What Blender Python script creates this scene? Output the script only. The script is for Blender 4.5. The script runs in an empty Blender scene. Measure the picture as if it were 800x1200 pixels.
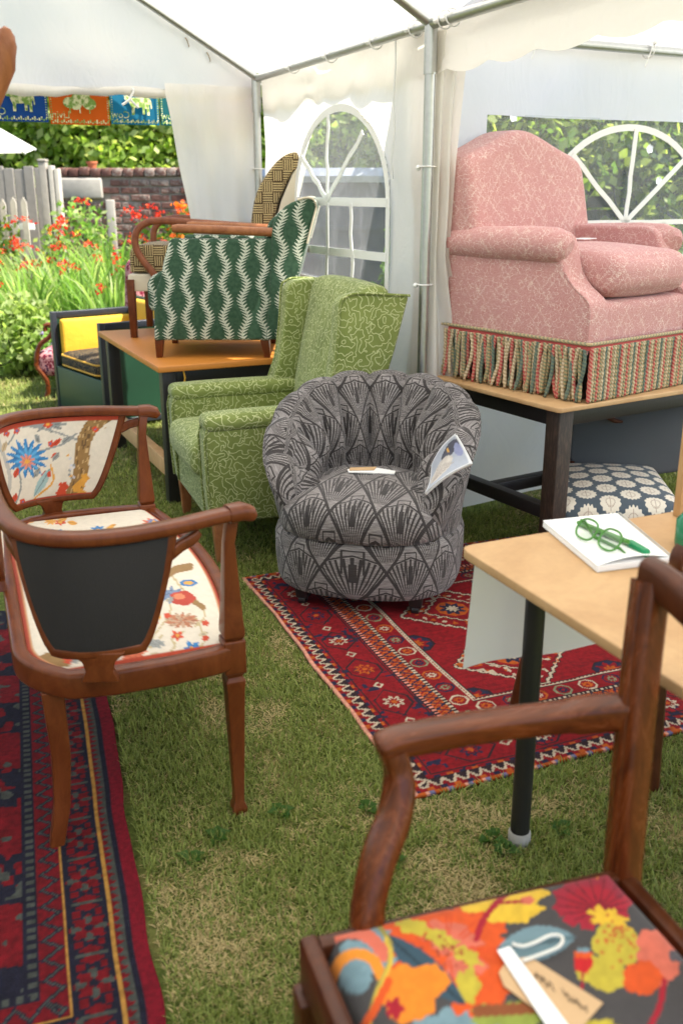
import bpy, bmesh, math, random
import numpy as np
from mathutils import Vector, Matrix
random.seed(7)
rng = np.random.default_rng(11)
R = math.radians
PI = math.pi
S = bpy.context.scene
COL = S.collection

# ------------------------------------------------------------------ camera, sky, sun, exposure
CAM_H = 1.38
FPX = 1120.0
PITCH = math.atan(375 / 1120)
cd = bpy.data.cameras.new('camera')
cam = bpy.data.objects.new('camera', cd)
COL.objects.link(cam)
cam.location = (0, 0, CAM_H)
cam.rotation_euler = (PI / 2 - PITCH, 0, 0)
cd.sensor_fit = 'VERTICAL'
cd.sensor_height = 36
cd.lens = 36 * FPX / 1200
cd.clip_end = 2000
cd.clip_start = 0.02
cd.dof.use_dof = True
cd.dof.focus_distance = 3.0
cd.dof.aperture_fstop = 3.6
S.camera = cam

SUN_EL, SUN_AZ = R(55), R(102)        # azimuth measured from +Y (view direction) towards +X
sdir = Vector((math.sin(SUN_AZ) * math.cos(SUN_EL), math.cos(SUN_AZ) * math.cos(SUN_EL), math.sin(SUN_EL)))
W = bpy.data.worlds.new('World')
S.world = W
W.use_nodes = True
wn = W.node_tree
bg = wn.nodes['Background']
sky = wn.nodes.new('ShaderNodeTexSky')
sky.sky_type = 'NISHITA'
sky.sun_disc = False
sky.sun_elevation = SUN_EL
sky.sun_rotation = SUN_AZ
sky.dust_density = 1.5
wn.links.new(sky.outputs[0], bg.inputs[0])
bg.inputs[1].default_value = 0.15
sl = bpy.data.lights.new('sun', 'SUN')
sl.energy = 5.0
sl.angle = R(0.5)
sl.color = (1.0, 0.95, 0.87)
so = bpy.data.objects.new('sun', sl)
COL.objects.link(so)
so.rotation_euler = sdir.to_track_quat('Z', 'Y').to_euler()
so.location = (3, 4, 8)
S.view_settings.view_transform = 'Standard'
S.view_settings.look = 'None'
S.view_settings.exposure = 1.5
S.view_settings.gamma = 1
S.render.engine = 'CYCLES'
S.cycles.use_denoising = True
S.cycles.max_bounces = 10
S.cycles.diffuse_bounces = 6
S.cycles.transmission_bounces = 6
S.cycles.transparent_max_bounces = 16
S.cycles.caustics_reflective = False
S.cycles.caustics_refractive = False
S.cycles.sample_clamp_indirect = 6

# ------------------------------------------------------------------ photo pixel -> world helpers
_c, _s = math.cos(PITCH), math.sin(PITCH)
def ray(px, py):
    x = (px - 400) / FPX; y = (py - 600) / FPX
    return Vector((x, _c - y * _s, -_s - y * _c))
def PZ(px, py, z):
    d = ray(px, py); return d * ((z - CAM_H) / d.z) + Vector((0, 0, CAM_H))
def PY(px, py, Y):
    d = ray(px, py); return d * (Y / d.y) + Vector((0, 0, CAM_H))
def topix(P):
    """world points (N,3) -> photo pixel coordinates; used to lay printed motifs out on a surface"""
    P = np.asarray(P, float)
    z = P[:, 2] - CAM_H
    dep = P[:, 1] * _c - z * _s
    up = P[:, 1] * _s + z * _c
    return 400 + FPX * P[:, 0] / dep, 600 - FPX * up / dep

# ------------------------------------------------------------------ object helpers
def thing(name, label, cat, loc=(0, 0, 0), rotz=0.0, group=None):
    o = bpy.data.objects.new(name, None)
    o.empty_display_size = 0.1
    COL.objects.link(o)
    o.location = loc; o.rotation_euler = (0, 0, rotz)
    o['label'] = label; o['category'] = cat
    if group: o['group'] = group
    return o
def tag(o, label, cat, group=None):
    o['label'] = label; o['category'] = cat
    if group: o['group'] = group
    return o
def link_mesh(name, me, mat, parent=None):
    o = bpy.data.objects.new(name, me)
    COL.objects.link(o)
    if mat is not None and not me.materials: me.materials.append(mat)
    if parent is not None: o.parent = parent
    return o
def copy_tree(o, parent=None):
    c = o.copy(); COL.objects.link(c); c.parent = parent
    if parent is not None: c.matrix_parent_inverse = o.matrix_parent_inverse
    for ch in list(o.children): copy_tree(ch, c)
    return c

def box_uv(me):
    uv = me.uv_layers.new(name='UVMap') if not me.uv_layers else me.uv_layers[0]
    n = len(me.loops)
    co = np.empty(len(me.vertices) * 3); me.vertices.foreach_get('co', co); co = co.reshape(-1, 3)
    li = np.empty(n, int); me.loops.foreach_get('vertex_index', li)
    out = np.empty((n, 2))
    for p in me.polygons:
        a = np.abs(p.normal)
        ax = (1, 2) if a[0] >= a[1] and a[0] >= a[2] else ((0, 2) if a[1] >= a[2] else (0, 1))
        sl_ = slice(p.loop_start, p.loop_start + p.loop_total)
        out[sl_] = co[li[sl_]][:, ax]
    uv.data.foreach_set('uv', out.ravel())

class MB:
    """collects shapes, builds them as one mesh"""
    def __init__(s): s.v = []; s.f = []
    def add(s, vs, fs):
        b = len(s.v)
        s.v += [tuple(p) for p in vs]
        s.f += [tuple(i + b for i in f) for f in fs]
        return s
    def box(s, x0, x1, y0, y1, z0, z1):
        return s.add([(x0, y0, z0), (x1, y0, z0), (x1, y1, z0), (x0, y1, z0), (x0, y0, z1), (x1, y0, z1), (x1, y1, z1), (x0, y1, z1)],
                     [(3, 2, 1, 0), (4, 5, 6, 7), (0, 1, 5, 4), (1, 2, 6, 5), (2, 3, 7, 6), (3, 0, 4, 7)])
    def rings(s, rs, cap=True, closed=True):
        n = len(rs[0]); vs = [p for r in rs for p in r]; fs = []
        for i in range(len(rs) - 1):
            for j in range(n if closed else n - 1):
                k = (j + 1) % n
                fs.append((i * n + j, i * n + k, (i + 1) * n + k, (i + 1) * n + j))
        if cap and closed:
            fs.append(tuple(range(n - 1, -1, -1))); fs.append(tuple(range((len(rs) - 1) * n, len(rs) * n)))
        return s.add(vs, fs)
    def prism(s, poly, axis, a, b):
        """2D outline extruded along an axis ('x': (y,z), 'y': (x,z), 'z': (x,y))"""
        def P(p, t):
            return {'x': (t, p[0], p[1]), 'y': (p[0], t, p[1]), 'z': (p[0], p[1], t)}[axis]
        return s.rings([[P(p, a) for p in poly], [P(p, b) for p in poly]])
    def sweep(s, pts, prof, up=(0, 0, 1), scale=None, cap=True, loop=False):
        pts = [Vector(p) for p in pts]; up = up if isinstance(up, list) else Vector(up); rs = []; N = len(pts)
        for i, p in enumerate(pts):
            if loop: t = pts[(i + 1) % N] - pts[i - 1]
            else: t = pts[min(i + 1, N - 1)] - pts[max(i - 1, 0)]
            t.normalize()
            u = up[i] if isinstance(up, list) else up
            sd = t.cross(u)
            if sd.length < 1e-5: sd = t.cross(Vector((0.3, 1, 0.2)))
            sd.normalize(); w = sd.cross(t)
            k = 1 if scale is None else scale[i]
            kx, ky = k if isinstance(k, tuple) else (k, k)
            rs.append([tuple(p + sd * (a * kx) + w * (b * ky)) for a, b in prof])
        if loop:
            rs.append(rs[0]); return s.rings(rs, cap=False)
        return s.rings(rs, cap)
    def tube(s, pts, r, n=8, cap=True, loop=False, up=(0, 0.13, 1)):
        prof = [(math.cos(2 * PI * i / n), math.sin(2 * PI * i / n)) for i in range(n)]
        sc = r if isinstance(r, list) else [r] * len(pts)
        return s.sweep(pts, prof, up, sc, cap, loop)
    def lathe(s, prof, c=(0, 0, 0), n=16):
        return s.rings([[(c[0] + r * math.cos(2 * PI * i / n), c[1] + r * math.sin(2 * PI * i / n), c[2] + z) for i in range(n)] for r, z in prof])
    def rbox(s, c, h, r, crown=(0, 0, 0), m=6, fn=None):
        """rounded box, faces bulging by crown; h half sizes"""
        def ts(hh):
            e = [-hh, -hh + .22 * r, -hh + .55 * r]
            mid = list(np.linspace(-hh + r, hh - r, m + 1))
            return e + mid + [-x for x in reversed(e)]
        T = [ts(x) for x in h]
        key = {}; vs = []; fs = []
        def vert(p):
            k = tuple(round(x, 6) for x in p)
            if k in key: return key[k]
            q = [max(-(h[i] - r), min(h[i] - r, p[i])) for i in range(3)]
            d = Vector([p[i] - q[i] for i in range(3)])
            if d.length > 0: d = d.normalized() * r
            o = [q[i] + d[i] for i in range(3)]
            nx = [p[i] / h[i] for i in range(3)]
            for i in range(3):
                if crown[i]:
                    a, b = [j for j in range(3) if j != i]
                    o[i] += crown[i] * (o[i] / h[i]) * max(0, 1 - nx[a] ** 2) * max(0, 1 - nx[b] ** 2)
            o = [o[i] + c[i] for i in range(3)]
            if fn: o = fn(o)
            key[k] = len(vs); vs.append(tuple(o)); return key[k]
        for ax in range(3):
            a, b = [(1, 2), (2, 0), (0, 1)][ax]
            for sg in (-1, 1):
                for i in range(len(T[a]) - 1):
                    for j in range(len(T[b]) - 1):
                        q = []
                        for di, dj in ((0, 0), (1, 0), (1, 1), (0, 1)):
                            p = [0, 0, 0]; p[ax] = sg * h[ax]; p[a] = T[a][i + di]; p[b] = T[b][j + dj]
                            q.append(vert(p))
                        fs.append(tuple(q) if sg > 0 else tuple(reversed(q)))
        return s.add(vs, fs)
    def mesh(s, name, bevel=0, seg=3, uv=True, sharp=40, angle=30):
        me = bpy.data.meshes.new(name)
        me.from_pydata(s.v, [], s.f)
        bm = bmesh.new(); bm.from_mesh(me)
        bmesh.ops.recalc_face_normals(bm, faces=bm.faces)
        if bevel:
            bm.normal_update()
            es = [e for e in bm.edges if len(e.link_faces) == 2 and e.calc_face_angle(0) > R(angle)]
            bmesh.ops.bevel(bm, geom=es, offset=bevel, segments=seg, profile=.5, affect='EDGES', clamp_overlap=True)
        bm.to_mesh(me); bm.free()
        me.polygons.foreach_set('use_smooth', [True] * len(me.polygons))
        if sharp: me.set_sharp_from_angle(angle=R(sharp))
        if uv: box_uv(me)
        return me
    def build(s, name, mat, parent=None, **k):
        return link_mesh(name, s.mesh(name, **k), mat, parent)

def np_mesh(name, V, F, smooth=True, col=None, uv=None):
    """fast mesh from arrays; F (n,3) or (n,4); col per vertex; uv per vertex"""
    me = bpy.data.meshes.new(name)
    V = np.asarray(V, np.float32); F = np.asarray(F, np.int32); k = F.shape[1]
    me.vertices.add(len(V)); me.vertices.foreach_set('co', V.ravel())
    me.loops.add(F.size); me.loops.foreach_set('vertex_index', F.ravel())
    me.polygons.add(len(F)); me.polygons.foreach_set('loop_start', np.arange(0, F.size, k, dtype=np.int32))
    me.polygons.foreach_set('use_smooth', np.full(len(F), smooth))
    me.update(calc_edges=True)
    if col is not None:
        a = me.color_attributes.new('Col', 'FLOAT_COLOR', 'POINT')
        c4 = np.ones((len(V), 4), np.float32); c4[:, :3] = col
        a.data.foreach_set('color', c4.ravel())
    if uv is not None:
        l = me.uv_layers.new(name='UVMap')
        l.data.foreach_set('uv', np.asarray(uv, np.float32)[F.ravel()].ravel())
    return me
def grid_faces(nu, nv):
    i, j = np.meshgrid(np.arange(nu - 1), np.arange(nv - 1), indexing='ij')
    a = (i * nv + j).ravel()
    return np.stack([a, a + nv, a + nv + 1, a + 1], 1)
def sheet(name, fn, nu, nv, mat, parent=None, keep=None, col=None, uv=None):
    """fn(U,V arrays in 0..1) -> (N,3) array"""
    u, v = np.meshgrid(np.linspace(0, 1, nu), np.linspace(0, 1, nv), indexing='ij')
    u = u.ravel(); v = v.ravel()
    P = fn(u, v); F = grid_faces(nu, nv)
    if keep is not None:
        F = F[keep(u[F].mean(1), v[F].mean(1))]
    me = np_mesh(name, P, F, True, None if col is None else col(P, u, v), None if uv is None else uv(P, u, v))
    return link_mesh(name, me, mat, parent)

def snoise(x, y, seed=0):
    """cheap smooth value noise, arrays"""
    r = np.random.default_rng(seed); tab = r.random((64, 64))
    xi = np.floor(x).astype(int); yi = np.floor(y).astype(int); fx = x - xi; fy = y - yi
    fx = fx * fx * (3 - 2 * fx); fy = fy * fy * (3 - 2 * fy)
    g = lambda a, b: tab[a % 64, b % 64]
    return (g(xi, yi) * (1 - fx) + g(xi + 1, yi) * fx) * (1 - fy) + (g(xi, yi + 1) * (1 - fx) + g(xi + 1, yi + 1) * fx) * fy

# ------------------------------------------------------------------ node materials
def lin(c):
    return tuple((x / 255 / 12.92) if x / 255 < .04045 else ((x / 255 + .055) / 1.055) ** 2.4 for x in c)
def C4(c): return (c[0], c[1], c[2], 1.0)
class Vn:
    def __init__(s, g, k): s.g = g; s.k = k
    def __add__(a, b): return a.g.m('ADD', a, b)
    def __radd__(a, b): return a.g.m('ADD', b, a)
    def __sub__(a, b): return a.g.m('SUBTRACT', a, b)
    def __rsub__(a, b): return a.g.m('SUBTRACT', b, a)
    def __mul__(a, b): return a.g.m('MULTIPLY', a, b)
    def __rmul__(a, b): return a.g.m('MULTIPLY', b, a)
    def __truediv__(a, b): return a.g.m('DIVIDE', a, b)
    def __lt__(a, b): return a.g.m('LESS_THAN', a, b)
    def __gt__(a, b): return a.g.m('GREATER_THAN', a, b)
    def abs(a): return a.g.m('ABSOLUTE', a)
    def fr(a): return a.g.m('FRACT', a)
    def fl(a): return a.g.m('FLOOR', a)
    def sin(a): return a.g.m('SINE', a)
    def max(a, b): return a.g.m('MAXIMUM', a, b)
    def min(a, b): return a.g.m('MINIMUM', a, b)
    def sqrt(a): return a.g.m('SQRT', a)
    def mod2(a): return a.g.m('FLOORED_MODULO', a, 2.0)
    def step(a, e0, e1):
        n = a.g.n('ShaderNodeMapRange'); n.interpolation_type = 'SMOOTHSTEP'
        a.g.set(n.inputs[0], a); a.g.set(n.inputs[1], e0); a.g.set(n.inputs[2], e1)
        return Vn(a.g, n.outputs[0])
class G:
    def __init__(s, name):
        s.mat = bpy.data.materials.new(name); s.mat.use_nodes = True
        s.nt = s.mat.node_tree; s.nt.nodes.clear()
        s.outn = s.nt.nodes.new('ShaderNodeOutputMaterial'); s._tc = None
    def n(s, t): return s.nt.nodes.new(t)
    def set(s, inp, v):
        if isinstance(v, Vn): s.nt.links.new(v.k, inp)
        elif hasattr(v, 'is_output'): s.nt.links.new(v, inp)
        elif isinstance(v, (tuple, list)):
            if inp.type == 'RGBA': inp.default_value = C4(v)
            else: inp.default_value = v
        else: inp.default_value = v
    def m(s, op, a, b=None):
        n = s.n('ShaderNodeMath'); n.operation = op
        s.set(n.inputs[0], a)
        if b is not None: s.set(n.inputs[1], b)
        return Vn(s, n.outputs[0])
    def tc(s, w):
        if s._tc is None: s._tc = s.n('ShaderNodeTexCoord')
        return s._tc.outputs[w]
    def sep(s, k):
        n = s.n('ShaderNodeSeparateXYZ'); s.nt.links.new(k, n.inputs[0])
        return [Vn(s, o) for o in n.outputs]
    def uv(s): return s.sep(s.tc('UV'))[:2]
    def comb(s, x, y, z=0.0):
        n = s.n('ShaderNodeCombineXYZ')
        for i, q in enumerate((x, y, z)): s.set(n.inputs[i], q)
        return n.outputs[0]
    def scaled(s, k, sc):
        n = s.n('ShaderNodeMapping'); s.nt.links.new(k, n.inputs[0]); n.inputs['Scale'].default_value = sc
        return n.outputs[0]
    def noise(s, k, scale, detail=2.0, rough=.5, dist=0.0):
        n = s.n('ShaderNodeTexNoise'); s.nt.links.new(k, n.inputs['Vector'])
        n.inputs['Scale'].default_value = scale; n.inputs['Detail'].default_value = detail
        n.inputs['Roughness'].default_value = rough; n.inputs['Distortion'].default_value = dist
        return Vn(s, n.outputs[0])
    def voro(s, k, scale, feature='F1', out=0):
        n = s.n('ShaderNodeTexVoronoi'); n.feature = feature; s.nt.links.new(k, n.inputs['Vector'])
        n.inputs['Scale'].default_value = scale
        return n.outputs[out]
    def mix(s, f, a, b):
        n = s.n('ShaderNodeMix'); n.data_type = 'RGBA'
        s.set(n.inputs[0], f); s.set(n.inputs[6], a); s.set(n.inputs[7], b)
        return n.outputs[2]
    def mulc(s, a, b):
        n = s.n('ShaderNodeMix'); n.data_type = 'RGBA'; n.blend_type = 'MULTIPLY'
        n.inputs[0].default_value = 1; s.set(n.inputs[6], a); s.set(n.inputs[7], b)
        return n.outputs[2]
    def gray(s, v):
        n = s.n('ShaderNodeCombineColor')
        for i in range(3): s.set(n.inputs[i], v)
        return n.outputs[0]
    def bump(s, h, strength=.3, dist=.01):
        n = s.n('ShaderNodeBump'); s.set(n.inputs['Height'], h)
        n.inputs['Strength'].default_value = strength; n.inputs['Distance'].default_value = dist
        return n.outputs[0]
    def pbr(s, color, rough=.6, normal=None, metal=0.0, coat=0.0, sheen=0.0, spec=.5):
        b = s.n('ShaderNodeBsdfPrincipled')
        s.set(b.inputs['Base Color'], color); s.set(b.inputs['Roughness'], rough)
        b.inputs['Metallic'].default_value = metal
        b.inputs['Coat Weight'].default_value = coat; b.inputs['Coat Roughness'].default_value = .25
        b.inputs['Sheen Weight'].default_value = sheen
        b.inputs['Specular IOR Level'].default_value = spec
        if normal is not None: s.nt.links.new(normal, b.inputs['Normal'])
        s.nt.links.new(b.outputs[0], s.outn.inputs[0])
        return s.mat
M = {}
def mahogany(name, dark, light, rough=.34, coat=.06, grain=(6, 6, 3)):
    g = G(name); o = g.tc('Object')
    a = g.noise(g.scaled(o, grain), 3.0, 6, .7, .8)
    b = g.noise(o, 220, 2)
    w = g.noise(o, 9, 3)
    c = g.mix(a.step(.2, .85), dark, light)
    c = g.mix((w.step(.5, .9)) * .25, c, tuple(x * .7 for x in dark))
    return g.pbr(c, (a * .2 + (rough - .1)), g.bump(b * .5 + a * .4, .08, .003), coat=coat, spec=.25)
M['mahogany'] = mahogany('mahogany_wood', (.085, .018, .0048), (.175, .046, .0115))
M['darkmahog'] = mahogany('dark_mahogany_wood', (.04, .0095, .0032), (.1, .027, .0075))
M['dmx'] = mahogany('dark_mahogany_lengthwise', (.05, .011, .003), (.185, .046, .010), .26, .06, (2.2, 22, 22))
M['dmz'] = mahogany('dark_mahogany_upright', (.05, .011, .003), (.185, .046, .010), .26, .06, (22, 22, 2.2))
M['redwood'] = mahogany('red_brown_wood', (.13, .035, .015), (.31, .105, .045), .4, .15)
M['beech'] = mahogany('orange_brown_wood', (.2, .065, .024), (.4, .16, .065), .42, .1)
M['pine'] = mahogany('raw_pine_wood', (.42, .24, .1), (.6, .38, .19), .6, 0)
def plain(name, c, rough=.6, nscale=30, var=.12, bump=.15, bdist=.003, metal=0.0, spec=.5, coat=0.0):
    g = G(name); o = g.tc('Object')
    n = g.noise(o, nscale, 4, .6); n2 = g.noise(o, 3.1, 2)
    k = (n * var + n2 * var) + (1 - var)
    return g.pbr(g.mulc(c, g.gray(k)), rough, g.bump(n, bump, bdist), metal, coat, 0.0, spec)
g = G('tan_hardboard'); o = g.tc('Object')
n1 = g.noise(o, 70, 4, .7); n2 = g.noise(o, 4.5, 4, .65, .6); n3 = g.noise(g.scaled(o, (40, 3, 3)), 4, 4, .7)
c = g.mix(n2.step(.3, .75), (.43, .25, .11), (.55, .35, .17)); c = g.mix(n3.step(.66, .74) * .35, c, (.3, .17, .08)); c = g.mulc(c, g.gray(n1 * .25 + .87))
M['mdf'] = g.pbr(c, n2 * .25 + .45, g.bump(n1, .12, .002))
M['orangetop'] = plain('orange_stained_board', (.54, .2, .03), .5, 40, .2, .1)
g = G('black_painted_wood'); o = g.tc('Object')
sc_ = g.noise(g.scaled(o, (30, 30, 6)), 5, 5, .7)
M['blackwood'] = g.pbr(g.mix(sc_.step(.66, .74), (.014, .012, .012), (.06, .04, .03)), .42, g.bump(sc_, .2, .004))
g = G('dark_brown_wood_leg'); o = g.tc('Object')
sc_ = g.noise(g.scaled(o, (30, 30, 5)), 5, 5, .7)
M['darkleg'] = g.pbr(g.mix(sc_.step(.4, .75), (.022, .013, .01), (.075, .045, .032)), .5, g.bump(sc_, .2, .004))
M['steel'] = plain('galvanised_steel', (.46, .47, .46), .33, 50, .25, .1, .002, .9)
M['rubber'] = plain('grey_rubber', (.3, .28, .25), .8, 80)
M['brass'] = plain('dull_brass', (.3, .2, .08), .4, 80, .2, .1, .002, .9)
M['white'] = plain('white_paint', (.78, .78, .76), .5, 20, .06)
M['paper'] = plain('white_paper', (.8, .8, .79), .8, 90, .03, .05)
M['kraft'] = plain('brown_card', (.55, .36, .19), .85, 120, .1)
M['string'] = plain('white_string', (.75, .73, .66), .9, 300, .2, .4, .002)
M['ink'] = plain('dark_ink', (.05, .035, .03), .7)
M['blackcloth'] = plain('black_lining_cloth', (.018, .015, .0135), .9, 350, .5, .4, .002)
M['oldwhite'] = plain('weathered_whitewash', (.4, .36, .3), .8, 18, .4, .3, .006)

def tentmat(name, refl, trans, fac, bumpd=.02):
    g = G(name); o = g.tc('Object')
    n = g.noise(o, 2.2, 4, .55, .6); f = g.noise(o, 14, 3, .6)
    cr = g.noise(g.scaled(o, (1, 1, .5)), 5.5, 3, .5, 2.5)
    nm = g.bump(n * 1.0 + f * .12 + (cr - .5).abs() * .5, .55, bumpd)
    d = g.n('ShaderNodeBsdfDiffuse'); t = g.n('ShaderNodeBsdfTranslucent'); gl = g.n('ShaderNodeBsdfGlossy')
    g.set(d.inputs[0], refl); g.set(t.inputs[0], trans); gl.inputs['Roughness'].default_value = .38
    gl.inputs['Color'].default_value = (.9, .9, .9, 1)
    for q in (d, t, gl): g.nt.links.new(nm, q.inputs['Normal'])
    mx = g.n('ShaderNodeMixShader'); mx.inputs[0].default_value = fac
    g.nt.links.new(d.outputs[0], mx.inputs[1]); g.nt.links.new(t.outputs[0], mx.inputs[2])
    m2 = g.n('ShaderNodeMixShader'); m2.inputs[0].default_value = .035
    g.nt.links.new(mx.outputs[0], m2.inputs[1]); g.nt.links.new(gl.outputs[0], m2.inputs[2])
    g.nt.links.new(m2.outputs[0], g.outn.inputs[0])
    return g.mat
M['thinpaper'] = tentmat('thin_white_paper', (.8, .79, .77), (.7, .69, .66), .4, .002)
M['tent'] = tentmat('white_tent_fabric', (.84, .815, .765), (.9, .865, .79), .5)
M['tentcool'] = tentmat('white_tent_wall_fabric', (.8, .8, .82), (.88, .87, .9), .55)
g = G('clear_window_film')
tr = g.n('ShaderNodeBsdfTransparent'); gl = g.n('ShaderNodeBsdfGlossy'); df = g.n('ShaderNodeBsdfDiffuse'); tl = g.n('ShaderNodeBsdfTranslucent')
tr.inputs[0].default_value = (.93, .95, .95, 1); gl.inputs['Roughness'].default_value = .16
nn = g.noise(g.tc('Object'), 5, 3, .6, .8)
g.nt.links.new(g.bump(nn, .5, .03), gl.inputs['Normal'])
a = g.n('ShaderNodeMixShader'); a.inputs[0].default_value = .5
g.nt.links.new(df.outputs[0], a.inputs[1]); g.nt.links.new(tl.outputs[0], a.inputs[2])
b = g.n('ShaderNodeMixShader'); b.inputs[0].default_value = .17
g.nt.links.new(tr.outputs[0], b.inputs[1]); g.nt.links.new(a.outputs[0], b.inputs[2])
c = g.n('ShaderNodeMixShader')
lw = g.n('ShaderNodeLayerWeight'); lw.inputs[0].default_value = .3
g.set(c.inputs[0], Vn(g, lw.outputs['Fresnel']) * .5 + .02)
g.nt.links.new(b.outputs[0], c.inputs[1]); g.nt.links.new(gl.outputs[0], c.inputs[2]); g.nt.links.new(c.outputs[0], g.outn.inputs[0])
M['film'] = g.mat

def leafmat(name, attr=True, c=(.06, .12, .02), trans=1.9, fac=.48, rough=.5):
    """leaf: diffuse + light shining through, per-leaf colour from an attribute"""
    g = G(name)
    if attr:
        k = g.n('ShaderNodeVertexColor'); k.layer_name = 'Col'; colr = k.outputs[0]
    else: colr = c
    p = g.n('ShaderNodeBsdfPrincipled'); t = g.n('ShaderNodeBsdfTranslucent')
    g.set(p.inputs['Base Color'], colr); p.inputs['Roughness'].default_value = rough; p.inputs['Specular IOR Level'].default_value = .3
    g.set(t.inputs[0], g.mulc(colr, (trans, trans * 1.05, trans * .6)) if attr else tuple(min(1, x * trans) for x in c))
    mx = g.n('ShaderNodeMixShader'); mx.inputs[0].default_value = fac
    g.nt.links.new(p.outputs[0], mx.inputs[1]); g.nt.links.new(t.outputs[0], mx.inputs[2]); g.nt.links.new(mx.outputs[0], g.outn.inputs[0])
    return g.mat
M['leaf'] = leafmat('leaf_green')
M['petal'] = leafmat('flower_petal', True, trans=1.3, fac=.4)
M['grass'] = leafmat('grass_blade', True, trans=1.2, fac=.3, rough=.6)

# printed cloth: colour laid down per point of the cloth, weave from the material
def printed(name, weave=900, rough=.85, sheen=.1, bumps=.25, streak=0.0):
    g = G(name); k = g.n('ShaderNodeVertexColor'); k.layer_name = 'Col'
    o = g.tc('Object'); n = g.noise(o, weave, 2); n2 = g.noise(o, 60, 3)
    c = g.mulc(k.outputs[0], g.gray(n * .35 + n2 * .25 + .72))
    return g.pbr(c, rough, g.bump(n, bumps, .0015), 0.0, 0.0, sheen, .25)
M['print'] = printed('printed_linen')
M['rug'] = printed('wool_rug_pile', 260, .95, .0, .7)

# --- woven upholstery patterns (UV in metres)
def fabric_deco():
    g = G('grey_black_deco_weave'); x, y = g.uv()
    PX, PYY = .097, .25
    def fan(x, y):      # one fan per lozenge, lozenges tile the cloth
        fx = (x / PX).fr() - .5; fy = (y / PYY).fr(); ax = fx.abs()
        loz = ax * 2.0 + (fy - .5).abs() * 2.0
        ang = g.m('ARCTAN2', fx, fy * 2.4 + .01)
        rays = ((ang * 15.0 + .27).fr() < .46) * (fy > .16) * (fy < .70 - ax * .25)
        solid = (ax < .05) * (fy > .34) * (fy < .6)
        cap = ((fy - .72 + ax * .25).abs() < .012)
        box1 = ((ax - .13).abs() < .014) * (fy > .46) * (fy < .78)
        box2 = ((fy - .78).abs() < .009) * (ax < .14)
        edge = (loz > .93)
        return (rays.max(solid).max(cap).max(box1).max(box2).max(edge)) * (loz < 1.0)
    f1 = fan(x, y).max(fan(x + PX * .5, y + PYY * .5))
    st = g.noise(g.comb(x * 1.0, y * 9.0), 45, 4, .7)
    st2 = g.noise(g.comb(x * 40.0, y * 700.0), 1.0, 1)
    base = g.mix((st * .65 + st2 * .35).step(.36, .64), (.095, .082, .08), (.34, .312, .305))
    c = g.mix(f1 * (st2 * .3 + .72), base, (.014, .011, .011))
    return g.pbr(c, .85, g.bump(st2 - f1 * .8, .35, .002), sheen=.15, spec=.25)
M['deco'] = fabric_deco()
def fabric_vermicelli():
    g = G('green_squiggle_weave'); k = g.tc('UV')
    def N(dx, dy):
        n = g.n('ShaderNodeMapping'); g.nt.links.new(k, n.inputs[0]); n.inputs['Location'].default_value = (dx, dy, 0)
        return g.noise(n.outputs[0], 40, 0, .5, .6)
    e = .0015
    a = N(0, 0); b = N(e, 0); c = N(0, e)
    gx = (b - a) / e; gy = (c - a) / e
    gm = (gx * gx + gy * gy).sqrt().max(3.0)
    def ln(lv): return ((a - lv).abs() / gm).step(.0021, .0011)
    l = ln(.5)
    fine = g.noise(k, 700, 2); big = g.noise(k, 7, 3)
    base = g.mix(big.step(.3, .7), (.145, .185, .045), (.2, .245, .066))
    col = g.mix(l * (fine.step(.3, .6) * .6 + .35), base, (.54, .57, .3))
    return g.pbr(g.mulc(col, g.gray(fine * .3 + .85)), .85, g.bump(fine * .4 + l, .3, .002), sheen=.15, spec=.25)
M['vermi'] = fabric_vermicelli()
def fabric_wave():
    g = G('green_leaf_wave_print'); x, y = g.uv()
    P = .086
    sgn = 1.0 - (x / P).fl().mod2() * 2.0
    w = g.m('SINE', y * (2 * PI / .15)) * .0135 * sgn
    fx = ((x / P).fr() - .5) * P + w
    d = fx.abs()
    comb = ((y / .0142) - d * 42.0).fr()
    leaf = (d < .023) * ((comb - .5).abs() * 2.0 < (.74 - d / .036)) * (d > .001)
    stem = (d < .0032)
    dk = (d < .0012)
    n = g.noise(g.tc('UV'), 60, 3); f = g.noise(g.tc('UV'), 600, 1)
    base = g.mix(n.step(.3, .7), (.024, .062, .034), (.045, .098, .058))
    c = g.mix(leaf.max(stem) * .93, base, (.62, .63, .53))
    c = g.mix(dk * .6, c, (.09, .16, .1))
    return g.pbr(g.mulc(c, g.gray(f * .3 + .85)), .8, g.bump(f, .25, .0015), sheen=.1, spec=.25)
M['wave'] = fabric_wave()
def fabric_damask():
    g = G('dusty_pink_damask'); x, y = g.uv(); k = g.tc('UV')
    fl = g.noise(g.scaled(k, (1, 1, 1)), 300, 2, .7)
    X = x / .13; Y = y / .15
    fx = (X.fr() - .5).abs(); fy = (Y.fr() - .5).abs()
    dia = ((fx + fy - .5).abs()).step(.07, .0).max((fx + fy - .28).abs().step(.05, .0)).max(((fx - fy).abs()).step(.06, .0) * .8) * g.noise(k, 11, 2).step(.42, .62)
    v = Vn(g, g.voro(k, 55, 'DISTANCE_TO_EDGE'))
    cell = g.noise(k, 30, 2, .6)
    chk = (((x + y) / .008).fr() < .38) * .6
    motif = dia * .5 + v.step(.12, .0) * cell.step(.42, .6) * .8 + chk * cell.step(.58, .5) * .4
    m = (motif * .8 + .16) * fl.step(.42, .58)
    big = g.noise(k, 4, 2)
    base = g.mix(big, (.44, .175, .17), (.53, .225, .215))
    c = g.mix((m * 1.25).min(.9), base, (.8, .66, .58))
    return g.pbr(c, .85, g.bump(m + fl * .5, .3, .002), sheen=.15, spec=.25)
M['damask'] = fabric_damask()
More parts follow.
